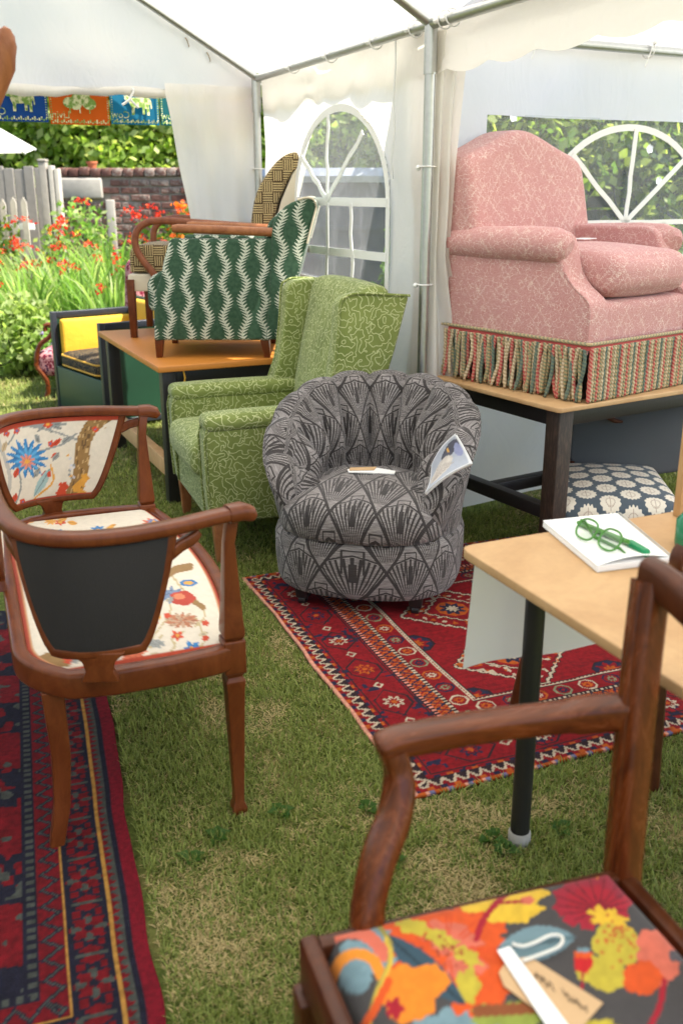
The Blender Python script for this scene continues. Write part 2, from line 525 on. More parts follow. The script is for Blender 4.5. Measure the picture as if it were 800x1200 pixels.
def fabric_basket():
    g = G('brown_cream_basket_weave'); x, y = g.uv()
    q = .052
    X = x / q; Y = y / q
    chk = (X.fl() + Y.fl()).mod2()
    s1 = ((X * 4.5).fr() < .5); s2 = ((Y * 4.5).fr() < .5)
    m = s1 * chk + s2 * (1.0 - chk)
    edge = (X.fr() < .05).max(Y.fr() < .05)
    f = g.noise(g.tc('UV'), 500, 1)
    c = g.mix(m.max(edge), (.52, .4, .2), (.06, .033, .012))
    return g.pbr(g.mulc(c, g.gray(f * .4 + .8)), .85, g.bump(f + m * -1.0, .3, .002), sheen=.1, spec=.25)
M['basket'] = fabric_basket()
def fabric_medallion():
    g = G('blue_cream_frond_print'); x, y = g.uv(); k = g.tc('UV')
    PXX, PYY = .08, .105
    col_ = (x / PXX).fl()
    yy = y / PYY + col_.mod2() * .5
    fx = ((x / PXX).fr() - .5); fy = (yy.fr() - .5)
    r = (fx * fx * 1.0 + fy * fy * 1.5).sqrt()
    ang = g.m('ARCTAN2', fx, fy)
    pet = g.m('COSINE', ang * 14.0) * .035
    med = r < (pet + .455)
    inner = ((r - .2).abs() < .03) * ((ang * 3.0).fr() < .7)
    vein = (fx.abs() < .02) * (r < .36)
    f = g.noise(k, 300, 2)
    c = g.mix(med, (.07, .09, .11), (.66, .6, .5))
    c = g.mix(inner.max(vein) * .75, c, (.34, .25, .2))
    return g.pbr(g.mulc(c, g.gray(f * .3 + .85)), .85, g.bump(f, .2, .001), sheen=.1, spec=.25)
M['medallion'] = fabric_medallion()
def fabric_paisley():
    g = G('burgundy_floral_print'); k = g.tc('Object')
    v = Vn(g, g.voro(k, 28)); n = g.noise(k, 55, 3, .6, 1.0)
    c = g.mix((n + v * .25).step(.58, .66), (.16, .012, .03), (.5, .24, .24))
    c = g.mix(g.noise(k, 20, 2).step(.62, .66), c, (.06, .02, .05))
    return g.pbr(c, .85, g.bump(n, .2, .002), spec=.2)
M['paisley'] = fabric_paisley()
def fabric_leafgold():
    g = G('black_gold_leaf_print'); k = g.tc('Object')
    n = g.noise(g.scaled(k, (1, 2.2, 1)), 16, 2, .5, 2.5)
    c = g.mix(((n * 7.0).fr() - .5).abs().step(.38, .44), (.012, .013, .014), (.3, .2, .08))
    return g.pbr(c, .8, None, spec=.25)
M['leafgold'] = fabric_leafgold()
M['cream'] = plain('cream_calico', (.62, .55, .42), .9, 200, .12, .2, .001)
M['greycloth'] = plain('slate_blue_cloth', (.085, .092, .1), .9, 260, .35, .3, .002)
M['yellowcloth'] = plain('yellow_velvet', (.62, .35, .018), .8, 9, .25, .3, .02)
M['greenpaint'] = plain('green_painted_panel', (.008, .042, .02), .45, 12, .35)
M['blackpaint'] = plain('blue_black_paint', (.017, .02, .028), .4, 20, .3)
M['goldpipe'] = plain('gold_piping', (.6, .32, .03), .7)
M['redpipe'] = plain('rust_red_braid', (.36, .052, .022), .85, 300, .3, .4, .002)
M['redbraid'] = plain('coral_red_braid', (.42, .07, .065), .85, 300, .3, .4, .002)
M['greenplastic'] = plain('green_acetate', (.06, .22, .03), .22, 6, .3)
M['greencap'] = plain('green_pen_plastic', (.0, .22, .075), .35)
g = G('clear_green_lens')
tr = g.n('ShaderNodeBsdfTransparent'); tr.inputs[0].default_value = (.86, .93, .86, 1); gl = g.n('ShaderNodeBsdfGlossy'); gl.inputs['Roughness'].default_value = .05
mx = g.n('ShaderNodeMixShader'); mx.inputs[0].default_value = .08
g.nt.links.new(tr.outputs[0], mx.inputs[1]); g.nt.links.new(gl.outputs[0], mx.inputs[2]); g.nt.links.new(mx.outputs[0], g.outn.inputs[0])
M['lens'] = g.mat
# ================================================================== SETTING: lawn, bed
def rot2(a): return np.array([[math.cos(a), -math.sin(a)], [math.sin(a), math.cos(a)]])
g = G('lawn_soil_and_thatch'); o = g.tc('Object')
n1 = g.noise(o, 1.7, 4, .6); n2 = g.noise(o, 45, 5, .75); n3 = g.noise(o, 9, 4, .6)
c = g.mix(n2.step(.35, .65), (.06, .085, .018), (.15, .18, .045))
c = g.mix(((n1 * .6 + n3 * .4).step(.48, .64)) * .7, c, (.26, .2, .085))
M['lawn'] = g.pbr(c, .95, g.bump(n2, .8, .02), spec=.1)
lawn = link_mesh('lawn', np_mesh('lawn', [(-300, -300, 0), (300, -300, 0), (300, 300, 0), (-300, 300, 0)], [(0, 1, 2, 3)]), M['lawn'])
lawn['kind'] = 'structure'
M['soil'] = plain('garden_soil', (.075, .05, .032), .95, 30, .5, .9, .03)
bed = MB()
bp = [(-7, 8.3), (-4, 7.95), (-2.9, 7.8), (-2.3, 7.5), (-1.6, 7.3), (-.2, 7.2), (.2, 10.9), (-7, 10.9)]
bed.prism(bp, 'z', -.05, .035)
bed.build('flower_bed', M['soil'])['kind'] = 'structure'

# rugs' footprints (needed by the grass)
RUG1_O = np.array([.184, 1.949]); RUG1_A = math.atan2(.374, .927); RUG1_W, RUG1_L = 2.15, 1.48
e2 = PZ(195, 1200, 0)
RUG2_A = math.atan2(.31, .951); RUG2_O = np.array([e2.x, e2.y]) + .1 * np.array([.31, -.951])
RUG2_W, RUG2_L = 1.5, 2.6
def in_rug(P):
    q = (P - RUG1_O) @ rot2(RUG1_A); a = (q[:, 0] > -.005) & (q[:, 0] < RUG1_W) & (q[:, 1] > -.005) & (q[:, 1] < RUG1_L)
    q = (P - RUG2_O) @ rot2(RUG2_A); b = (q[:, 0] < .012) & (q[:, 0] > -RUG2_W) & (q[:, 1] > 0) & (q[:, 1] < RUG2_L)
    return a | b
def grass(name, n, y0, y1, xl, xr, hmin, hmax, wd, seed, dry):
    r = np.random.default_rng(seed)
    Y = r.uniform(y0, y1, n)
    lo = np.maximum(xl, -.385 * Y - .12); hi = np.minimum(xr, .385 * Y + .12)
    X = lo + (hi - lo) * r.random(n)
    P = np.stack([X, Y], 1); P = P[~in_rug(P)]; n = len(P); X, Y = P.T
    pat = snoise(X * 4.2, Y * 4.2, 3) * .5 + snoise(X * 11, Y * 11, 5) * .35 + snoise(X * 30, Y * 30, 6) * .15
    mid = snoise(X * 2.1 + 7, Y * 2.1, 9)
    dryness = np.clip((pat * .7 + mid * .3 - dry) * 5.5, 0, 1)
    isdry = r.random(n) < (.16 + .68 * dryness)
    yaw = r.uniform(0, 2 * PI, n); lean = np.where(isdry, r.uniform(.9, 1.45, n), r.uniform(.15, 1.15, n))
    hgt = r.uniform(hmin, hmax, n) * np.where(isdry, .85, .75 + .5 * (1 - dryness))
    w = wd * r.uniform(.6, 1.3, n) * (1 + .12 * Y)
    d = np.stack([np.cos(yaw), np.sin(yaw)], 1); s_ = np.stack([-d[:, 1], d[:, 0]], 1)
    z0 = np.zeros(n)
    def pt(f, side, bend):
        hz = hgt * f
        off = d * (hz * np.sin(lean) * bend)[:, None] + s_ * (w * side)[:, None]
        return np.stack([X + off[:, 0], Y + off[:, 1], np.maximum(hz * np.cos(lean * (.8 + .2 * bend)), 0) + .001], 1)
    V = np.stack([pt(0, -.5, 1), pt(0, .5, 1), pt(.55, .42, .85), pt(.55, -.42, .85), pt(1, 0, 1.15)], 1).reshape(-1, 3)
    b = np.arange(n) * 5
    F = np.concatenate([np.stack([b, b + 1, b + 2], 1), np.stack([b, b + 2, b + 3], 1), np.stack([b + 3, b + 2, b + 4], 1)])
    t = r.random(n)[:, None]
    green = np.array([.13, .17, .032]) * (1 - t) + np.array([.33, .37, .1]) * t
    straw = np.array([.32, .25, .11]) * (1 - t) + np.array([.6, .48, .24]) * t
    c = np.where(isdry[:, None], straw, green)
    c = np.repeat(c, 5, 0)
    o = link_mesh(name, np_mesh(name, V, F, False, c), M['grass'])
    o['kind'] = 'stuff'; o['label'] = 'short mown grass with dry straw coloured patches on the lawn'; o['category'] = 'grass'
    return o
grass('grass', 290000, .8, 4.6, -2, 2, .010, .023, .0023, 21, .56)
grass('grass', 60000, 4.6, 9.0, -4, 2.2, .02, .045, .0032, 22, .56)
rngw = random.Random(5)
for i, (px, py, kk) in enumerate(((255, 985, 7), (225, 1010, 5), (575, 985, 7), (655, 975, 6), (430, 950, 7), (330, 955, 6), (460, 1015, 5), (590, 1000, 6))):
    p = PZ(px, py, 0); m = MB()
    for k in range(kk):
        a = k * 2 * PI / kk + rngw.random(); L_ = rngw.uniform(.022, .04); w_ = L_ * .34
        d = Vector((math.cos(a), math.sin(a), 0)); s_ = Vector((-d.y, d.x, 0))
        up = Vector((0, 0, 1))
        q = [d * .003, d * L_ * .45 + s_ * w_ + up * .018, d * L_ + up * .012, d * L_ * .45 - s_ * w_ + up * .018]
        m.add(q, [(0, 1, 2), (0, 2, 3)])
    w = m.build('lawn_weed', None); w.location = p
    w.data.materials.append(M['weed'] if 'weed' in M else M.setdefault('weed', leafmat('weed_leaf', False, (.075, .16, .03), 1.3)))
    tag(w, 'small broad leaved weed rosette growing in the mown lawn', 'weed', 'weeds in the lawn')

# ================================================================== MARQUEE (long side on the right, open gable ahead)
TU = Vector((.407, -.914, 0)); TV = Vector((.914, .407, 0)); TC = Vector((-.452, 5.529, 0))
EAVE = 1.95; SL = .575
mq = thing('marquee', 'white marquee with open gable doorway, steel poles and narrow arched side window', 'tent', TC, math.atan2(TU.y, TU.x))
def wob(x, y, sc, amp, seed): return (snoise(x * sc + 20, y * sc + 20, seed) - .5) * 2 * amp
def roof(side):
    def f(u, v):
        uu = -.08 + u * 7.3; vv = -2.0 * (1 - v) if side > 0 else -2.0 - 2.0 * v
        zz = EAVE + .03 + SL * (2 - np.abs(vv + 2)) 
        sag = .03 * np.sin(np.clip((uu % 1.9) / 1.9, 0, 1) * PI) * np.sin(np.abs(vv + 2) / 2 * PI)
        return np.stack([uu, vv * 1.0 + np.where(v > .99, .085, 0) * side, zz - sag + wob(uu, vv, 1.6, .012, 31)], 1)
    return sheet('roof_panel', f, 90, 40, M['tent'], mq)
roof(1); roof(-1)
# valances hanging from the eave
def val(u0, u1, name='valance', off=.055, seed=4, drop=.165):
    def f(u, v):
        uu = u0 + u * (u1 - u0)
        sc = .022 * np.abs(np.sin(uu * PI / .28))
        return np.stack([uu, off + wob(uu, v * 2, 5, .008, seed) - .02 * v * v, EAVE + .015 - v * (drop + sc)], 1)
    return sheet(name, f, 160, 10, M['tent'], mq)
val(-.05, 1.9, off=.075); val(1.9, 7.2, off=.05)
def in_win(u, z): return (np.abs(u - 1.015) < .515) & (z > .95) & ((z < 1.34) | (((u - 1.015) / .515) ** 2 + ((z - 1.34) / .395) ** 2 < 1))
# right hand wall between corner pole and side pole
def wallA(u, v):
    uu = .0 + u * 1.9; z = .03 + v * 1.95
    fold = .014 * np.sin(uu * 13 + 2 * np.sin(z * 1.7)) * (1 - .6 * v) + wob(uu, z, 3.2, .02, 8) + wob(uu, z, 8, .006, 9)
    fold = fold * np.clip(1 - 1.0 * in_win(uu, z), .25, 1)
    return np.stack([uu, .035 + fold, z], 1)
w_o = sheet('side_wall_panel', wallA, 128, 128, M['tent'], mq, keep=lambda u, v: ~in_win(u * 1.9, .03 + v * 1.95))
def film_f(u, v):
    uu = .5 + u * 1.03; z = .95 + v * .785
    return np.stack([uu, .04 + wob(uu, z, 2.6, .012, 12), z], 1)
win = sheet('window', film_f, 40, 40, M['film'], mq, keep=lambda u, v: in_win(.5 + u * 1.03, .945 + v * .785))
def strip(pts, parent, wd=.03, off=.028, name='window_bar', mat='white', nrm=(0, 1, 0)):
    m = MB(); m.sweep(pts, [(-.002, -wd / 2), (.002, -wd / 2), (.002, wd / 2), (-.002, wd / 2)], up=[Vector(nrm).cross(Vector(pts[min(i + 1, len(pts) - 1)]) - Vector(pts[max(i - 1, 0)])).normalized() for i in range(len(pts))])
    return m.build(name, M[mat], parent)
yv = .022
arch = [(.5, yv, .95)] + [(.5, yv, 1.2)] + [(1.015 - .515 * math.cos(a), yv, 1.34 + .395 * math.sin(a)) for a in np.linspace(0, PI, 26)] + [(1.53, yv, 1.2), (1.53, yv, .95)]
strip(arch, win, .032, name='window_frame')
def wig(a, b, n=7, amp=.012, sd=1):
    r = random.Random(sd); A = Vector(a); B = Vector(b)
    return [tuple(A.lerp(B, i / (n - 1)) + Vector((r.uniform(-amp, amp) if 0 < i < n - 1 else 0, 0, r.uniform(-amp, amp) * .3 if 0 < i < n - 1 else 0))) for i in range(n)]
strip(wig((.5, yv - .004, 1.338), (1.53, yv - .004, 1.338), sd=2, amp=.004), win, .036)
strip(wig((.5, yv - .004, 1.11), (1.53, yv - .004, 1.12), sd=3, amp=.004), win, .036)
strip(wig((.5, yv - .004, .96), (1.53, yv - .004, .96), sd=3, amp=.004), win, .045)
for k, (a, b) in enumerate((((.9, .95), (.92, 1.33)), ((1.2, .95), (1.18, 1.33)), ((.915, 1.345), (.93, 1.715)), ((.915, 1.345), (1.30, 1.62)), ((.915, 1.345), (.585, 1.55)))):
    strip(wig((a[0], yv - .008, a[1]), (b[0], yv - .008, b[1]), sd=10 + k, amp=.014), win, .026)
# poles, eave bars, rafters, ridge
def pole(u, v):
    m = MB(); m.tube([(u, v, -.02), (u, v, EAVE - .02)], .0205, 14)
    p = m.build('pole', M['steel'], mq)
    m = MB(); m.tube([(u, v, EAVE - .165), (u, v, EAVE + .01)], .0245, 14)
    m.build('pole_sleeve', M['steel'], p)
for u in (0, 1.9, 3.8, 5.7):
    pole(u, 0); pole(u, -4)
for v in (0, -4):
    m = MB(); m.tube([(-.02, v, EAVE), (7.1, v, EAVE)], .019, 12); m.build('eave_bar', M['steel'], mq)
m = MB(); m.tube([(-.02, -2, EAVE + 2 * SL - .03), (7.1, -2, EAVE + 2 * SL - .03)], .019, 12); m.build('ridge_bar', M['steel'], mq)
for u in (.02, 1.9, 3.8, 5.7):
    for sg in (0, -4):
        m = MB(); m.tube([(u, sg, EAVE), (u, -2, EAVE + 2 * SL - .03)], .019, 12); m.build('rafter', M['steel'], mq)
# gable end: triangle above the doorway, curtain drawn to the right
def gable(u, v):
    vv = -4 + 4 * u; top = EAVE + .02 + SL * (2 - np.abs(vv + 2)); bot = 1.86 + .012 * np.sin(vv * 5)
    z = bot + (top - bot) * v
    x = -.045 + wob(vv, z, 2.5, .03, 17) + .014 * np.sin(vv * 9 + z * 5) + wob(vv, z, 7, .01, 18)
    return np.stack([x, vv, z], 1)
sheet('gable_panel', gable, 90, 24, M['tent'], mq)
m = MB(); r_ = random.Random(3)
vs_ = np.linspace(-3.6, -.47, 40)
m.tube([(-.05 + r_.uniform(-.006, .006), v_, 1.862 + .008 * math.sin(v_ * 7) + r_.uniform(-.004, .004)) for v_ in vs_], [.024 + r_.uniform(-.004, .006) for _ in vs_], 12)
m.build('rolled_door_flap', M['tent'], mq)
for v_ in (-.66, -1.9):
    m = MB(); m.tube([(-.08, v_, 1.9), (-.016, v_ + .01, 1.87), (-.02, v_ - .015, 1.825), (-.03, v_ - .05, 1.8)], .007, 6); m.tube([(-.02, v_ - .015, 1.83), (-.03, v_ + .03, 1.79)], .006, 6)
    m.build('tie_ribbon', M['white'], mq)
def curtain(u, v):
    z = .03 + v * 1.88
    le = np.interp(z, [0, .6, 1.228, 1.85, 2.0], [-.18, -.27, -.385, -.49, -.49])
    vv = le * (1 - u) + .0 * u
    x = -.02 + .022 * np.sin(u * 17 + 3 * np.sin(z * 1.5)) * (1.25 - .8 * v) + wob(vv, z, 4, .02, 41)
    return np.stack([x, vv, z], 1)
sheet('door_curtain', curtain, 46, 70, M['tent'], mq)
def leftwall(u, v):
    uu = u * 7.1; z = .03 + v * 1.9
    return np.stack([uu, -4.03 + .02 * np.sin(uu * 9), z], 1)
sheet('side_wall_panel', leftwall, 120, 8, M['tent'], mq)
# gathered drape tied back behind the side pole
def drape(u, v):
    z = .55 + v * 1.38
    wdt = np.interp(z, [.55, .9, 1.15, 1.5, 1.93], [.15, .12, .05, .065, .10])
    vv = .03 + u * wdt
    uu = 1.9 + .02 * np.sin(u * 13) + .03 * u + wob(u, z, 3, .012, 44)
    return np.stack([uu, vv, z], 1)
sheet('gathered_drape', drape, 24, 50, M['tent'], mq)
# bungee loops with ball ends, hanging cord
def torus(m, c, ax, R_, r, n=16):
    ax = Vector(ax).normalized(); a = ax.orthogonal().normalized(); b = ax.cross(a)
    m.tube([Vector(c) + a * (R_ * math.cos(t)) + b * (R_ * math.sin(t)) for t in np.linspace(0, 2 * PI, n, endpoint=False)], r, 6, loop=True, up=tuple(ax))
    return m
for (u, v, z, ax) in ((1.9, .0, 1.47, (0, 0, 1)), (1.9, 0, 1.04, (0, 0, 1)), (0, 0, 1.5, (0, 0, 1)), (.55, 0, EAVE, (1, 0, 0)), (1.0, 0, EAVE, (1, 0, 0)), (1.45, 0, EAVE, (1, 0, 0)), (1.78, 0, EAVE, (1, 0, .1)), (2.0, 0, EAVE, (1, 0, -.1)), (2.05, 0, EAVE, (1, .1, .2))):
    m = MB(); torus(m, (u, v, z), ax, .03, .0028)
    m.lathe([(0, -.011), (.008, -.007), (.011, 0), (.008, .007), (0, .011)], (u - .02, v - .028, z - .004), 10)
    m.build('bungee_loop', M['white'], mq)
m = MB(); m.tube([(1.62, .0, 1.93), (1.615, .005, 1.85), (1.6, .005, 1.72), (1.625, .0, 1.6), (1.60, .0, 1.5), (1.615, 0, 1.43)], .004, 6); m.build('hanging_cord', M['white'], mq)
for v_ in (-.25, -.36, -.9):
    m = MB(); torus(m, (-.02, v_, EAVE - SL * v_ - .05), (.2, 1, .4), .022, .0025); m.build('bungee_loop', M['brass'], mq)

# ================================================================== SECOND MARQUEE, joined on the right
BP = Vector((.743, 4.179, 0)); BD = Vector((.894, .448, 0))
mb = thing('marquee', 'second white marquee joined to the side, with wide arched window', 'tent', BP, math.atan2(BD.y, BD.x))
m = MB(); m.tube([(-.52, 0, EAVE), (3.4, 0, EAVE)], .019, 12); m.build('eave_bar', M['steel'], mb)
for x in (1.75, 3.4):
    m = MB(); m.tube([(x, 0.0, -.02), (x, 0, EAVE)], .0205, 12); m.build('pole', M['steel'], mb)
def roofB(k):
    def f(u, v):
        x = -.42 + u * 3.9; y = .1 - v * 2.0 if k == 0 else -1.9 - v * 1.9
        z = EAVE + .03 + .48 * (1.9 - np.abs(y + 1.9)) + wob(x, y, 2, .014, 51)
        return np.stack([x, y, z], 1)
    return sheet('roof_panel', f, 50, 30, M['tent'], mb)
roofB(0); roofB(1)
def in_winB(x, z): return (x > -.167) & (x < 1.42) & (z > .95) & (z < 1.666)
def wallB(u, v):
    x = -.5 + u * 3.9; z = .04 + v * 1.92
    y = .03 + .02 * np.sin(x * 7 + 1.5 * np.sin(z * 2)) + wob(x, z, 2.6, .028, 53) * np.clip((1.985 - z) * 4, 0, 1) + wob(x, z, 7, .008, 54)
    return np.stack([x, np.where(in_winB(x, z), .03, y), z], 1)
sheet('end_wall_panel', wallB, 262, 128, M['tentcool'], mb, keep=lambda u, v: ~in_winB(-.5 + u * 3.9, .04 + v * 1.92))
winB = sheet('window', lambda u, v: np.stack([-.18 + u * 1.615, .036 + wob(u * 1.6, v, 2, .006, 57), .94 + v * .74], 1), 30, 20, M['film'], mb)
yb = .02
ring = [(.59 - .46 * math.cos(a), yb, 1.25 + .395 * math.sin(a)) for a in np.linspace(0, PI, 30)]
strip([(.13, yb, .95)] + ring + [(1.05, yb, .95)], winB, .027, name='window_frame')
for a, b in (((.59, 1.25), (.61, 1.64)), ((.59, 1.25), (.27, 1.53)), ((.59, 1.25), (.92, 1.53)), ((.13, 1.25), (1.05, 1.25)), ((.59, .95), (.59, 1.25)), ((.36, .95), (.36, 1.25)), ((.82, .95), (.82, 1.25))):
    strip(wig((a[0], yb - .004, a[1]), (b[0], yb - .004, b[1]), sd=int(b[0] * 100), amp=.006), winB, .022)
for x in (.03, .62, 1.3):
    m = MB(); torus(m, (x, 0, EAVE), (1, .2, 0), .032, .0028); m.tube([(x, -.03, EAVE + .02), (x - .03, -.02, EAVE - .07)], .0025, 6); m.lathe([(0, -.01), (.008, -.006), (.01, 0), (.008, .006), (0, .01)], (x, -.035, EAVE + .025), 10)
    m.build('bungee_loop', M['white'], mb)
def rightwallB(u, v):
    y = .02 - u * 3.8; z = .04 + v * 1.9
    return np.stack([3.45 + .02 * np.sin(y * 9), y, z], 1)
sheet('side_wall_panel', rightwallB, 50, 8, M['tentcool'], mb)

# ================================================================== GARDEN
def leafcloud(cen, rad, n, size, cols, r, shell=.55, droop=.3, zmin=.02):
    """n leaf shaped quads spread through an ellipsoid / box volume"""
    d = r.normal(size=(n, 3)); d /= np.linalg.norm(d, axis=1)[:, None]
    rr = (shell + (1 - shell) * r.random(n)) ** .6
    P = np.asarray(cen) + d * rr[:, None] * np.asarray(rad) * (.8 + .35 * snoise(d[:, 0] * 3 + 9, d[:, 2] * 3 + d[:, 1] * 2 + 9, 77))[:, None]
    return leaves_at(P, size, cols, r, zmin)
def leaves_at(P, size, cols, r, zmin=.02):
    n = len(P)
    P = P.copy(); P[:, 2] = np.maximum(P[:, 2], zmin)
    a = r.normal(size=(n, 3)); a /= np.linalg.norm(a, axis=1)[:, None]
    b = np.cross(a, r.normal(size=(n, 3))); b /= np.linalg.norm(b, axis=1)[:, None]
    L_ = size * r.uniform(.6, 1.35, n)[:, None]; w = L_ * .32
    V = np.stack([P - a * L_ * .5, P + b * w, P + a * L_ * .5, P - b * w], 1).reshape(-1, 3)
    F = (np.arange(n) * 4)[:, None] + np.arange(4)
    cols = np.asarray(cols); ci = cols[r.integers(0, len(cols), n)] * r.uniform(.7, 1.3, n)[:, None]
    return V, F, np.repeat(ci, 4, 0)
def stuffed(o): o['kind'] = 'stuff'; return o
def np3(name, t, smooth=False): return np_mesh(name, t[0], t[1], smooth, t[2])
def merge(parts):
    Vs, Fs, Cs = [], [], []; b = 0
    for V, F, c in parts:
        Vs.append(V); Fs.append(F + b); Cs.append(c); b += len(V)
    return np.concatenate(Vs), np.concatenate(Fs), np.concatenate(Cs)
GREEN = [(.06, .11, .018), (.1, .17, .028), (.15, .21, .04), (.045, .08, .016), (.2, .25, .06)]

# hedge behind the garden wall
r = np.random.default_rng(5)
n = 52000
P = np.stack([r.uniform(-8.5, 6.0, n), 12.1 + r.random(n) ** 1.6 * 1.1, r.random(n) ** .75 * 3.4], 1)
P[:, 1] += (snoise(P[:, 0] * 1.8 + 20, P[:, 2] * 1.8 + 5, 61) - .5) * 1.1 + P[:, 2] * .3 - .45
hd = thing('hedge', 'tall clipped green hedge running behind the brick garden wall', 'hedge', (0, 0, 0))
stuffed(link_mesh('foliage', np3('foliage', leaves_at(P, .12, [(.18, .27, .04), (.28, .37, .07), (.36, .43, .1), (.45, .48, .16), (.1, .16, .025)], r)), M['leaf'], hd))
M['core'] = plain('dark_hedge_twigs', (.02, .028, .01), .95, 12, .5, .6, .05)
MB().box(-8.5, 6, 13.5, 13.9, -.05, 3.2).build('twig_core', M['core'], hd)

# brick wall, bricks built one by one
bw = thing('brick_wall', 'old weathered red brick garden wall below the hedge', 'wall', (-3.08, 11.0, 0))
g = G('weathered_red_brick'); o = g.tc('Object'); oi = g.n('ShaderNodeObjectInfo'); rnd = Vn(g, oi.outputs['Random'])
n1 = g.noise(o, 25, 4, .7)
c = g.mix(rnd, (.125, .055, .042), (.2, .105, .082)); c = g.mix((n1 + rnd * .25).step(.62, .8), c, (.34, .27, .22)); c = g.mix(g.noise(o, 7, 2).step(.6, .75), c, (.05, .035, .03))
M['brick'] = g.pbr(c, .9, g.bump(n1, .6, .01), spec=.2)
M['mortar'] = plain('old_lime_mortar', (.24, .2, .16), .95, 40, .4, .6, .01)
MB().box(0, 2.6, .012, .22, -.05, 1.54).build('mortar_core', M['mortar'], bw)
bme = MB().box(-.1, .1, -.05, .05, -.031, .031).mesh('brick', bevel=.006, seg=1)
rr = random.Random(2)
for row in range(14):
    z = .46 + row * .078
    for k in range(12):
        x = .12 + k * .218 - (.109 if row % 2 else 0)
        if x > 2.55 or (.02 < x < .52 and 1.3 < z < 1.56): continue
        b_ = link_mesh('brick', bme, M['brick'], bw); b_.location = (x + rr.uniform(-.004, .004), .05 + rr.uniform(-.008, .006), z); b_.rotation_euler = (0, rr.uniform(-.02, .02), rr.uniform(-.02, .02))
cme = MB().box(-.055, .055, -.12, .12, -.045, .045).mesh('coping_brick', bevel=.015, seg=2)
for k in range(22):
    b_ = link_mesh('coping_brick', cme, M['brick'], bw); b_.location = (.06 + k * .118, .1 + rr.uniform(-.008, .008), 1.585 + rr.uniform(-.006, .006)); b_.rotation_euler = (rr.uniform(-.03, .03), rr.uniform(-.03, .03), 0)
MB().box(.03, .48, -.03, .06, 1.31, 1.525).build('rendered_stone_block', M['oldwhite'], bw, bevel=.02)
MB().box(.5, .6, -.012, .05, .5, 1.3).build('whitewashed_strip', M['oldwhite'], bw, bevel=.01)
tag(MB().lathe([(.0, 0), (.045, 0), (.055, .05), (.062, .05), (.062, .07), (.05, .07), (.04, .02), (0, .02)], (-2.72, 11.1, 1.627)).build('flower_pot', plain('terracotta', (.45, .13, .05), .8)), 'small orange terracotta pot on top of the brick wall', 'flower pot')

# grey board fence, posts, white pickets
M['greywood'] = plain('silvered_wood', (.27, .24, .2), .85, 14, .4, .4, .008)
fn = thing('board_fence', 'silvery grey close board fence beside the brick wall', 'fence', (-5.6, 10.9, 0))
bo = MB().box(-.052, .052, 0, .022, .02, 1.63).mesh('board', bevel=.004, seg=1)
for k in range(22):
    q = link_mesh('board', bo, M['greywood'], fn); q.location = (.06 + k * .109, rr.uniform(0, .012), rr.uniform(-.02, .02))
for z in (.35, 1.35): MB().box(0, 2.4, .035, .09, z, z + .08).build('rail', M['greywood'], fn)
for (px0, px1, yt, mt, nm, lb) in ((46, 55, 190, 'greywood', 'fence_post', 'dark grey weathered post where fence meets the brick wall'), (57, 70, 194, 'oldwhite', 'gate_post', 'pale whitewashed post beside the brick wall')):
    a = PY(px0, yt, 10.55); b_ = PY(px1, yt, 10.55); x0, x1 = a.x, b_.x
    p = thing(nm, lb, 'post', ((x0 + x1) / 2, 10.55, 0)); h = (x1 - x0) / 2
    if nm == 'gate_post':
        for k in range(2): MB().box(-h + k * h + .004, -h + (k + 1) * h - .004, -.05, .05, -.05, a.z - .03 * k).build('plank', M[mt], p, bevel=.006)
    else:
        MB().box(-h, h, -.05, .05, -.05, a.z).build('shaft', M[mt], p, bevel=.008); MB().box(-h - .006, h + .006, -.056, .056, a.z, a.z + .03).build('cap', M[mt], p, bevel=.012)
pf = thing('picket_fence', 'short white picket fence in front of the grey fence', 'fence', (-4.6, 10.05, 0))
pk = MB().prism([(-.028, .02), (.028, .02), (.028, 1.28), (0, 1.33), (-.028, 1.28)], 'y', -.01, .01).mesh('picket')
for k in range(14):
    q = link_mesh('picket', pk, M['oldwhite'], pf); q.location = (.06 + k * .105, 0, rr.uniform(-.02, .02))
for z in (.4, 1.02): MB().box(0, 1.5, .012, .04, z, z + .06).build('rail', M['white'], pf)

# white parasol, its edge just in view
pa = thing('garden_parasol', 'white garden parasol with sloping canopy beyond the doorway', 'parasol', (-3.94, 9.0, 0))
m = MB(); rim = [(1.26 * math.cos(k * PI / 4), 1.26 * math.sin(k * PI / 4), 1.74) for k in range(8)]
m.add(rim + [(0, 0, 2.44)], [(k, (k + 1) % 8, 8) for k in range(8)]); m.build('canopy', M['tent'], pa, sharp=10)
m = MB(); m.tube([(0, 0, 0), (0, 0, 2.47)], .022, 10); m.build('pole', M['white'], pa)
for k in range(8):
    m = MB(); m.tube([(0, 0, 2.42), (1.25 * math.cos(k * PI / 4), 1.25 * math.sin(k * PI / 4), 1.73)], .008, 6); m.build('rib', M['white'], pa)
MB().lathe([(0, 0), (.25, 0), (.25, .05), (.04, .09), (.04, .2), (0, .2)]).build('base', M['blackpaint'], pa)

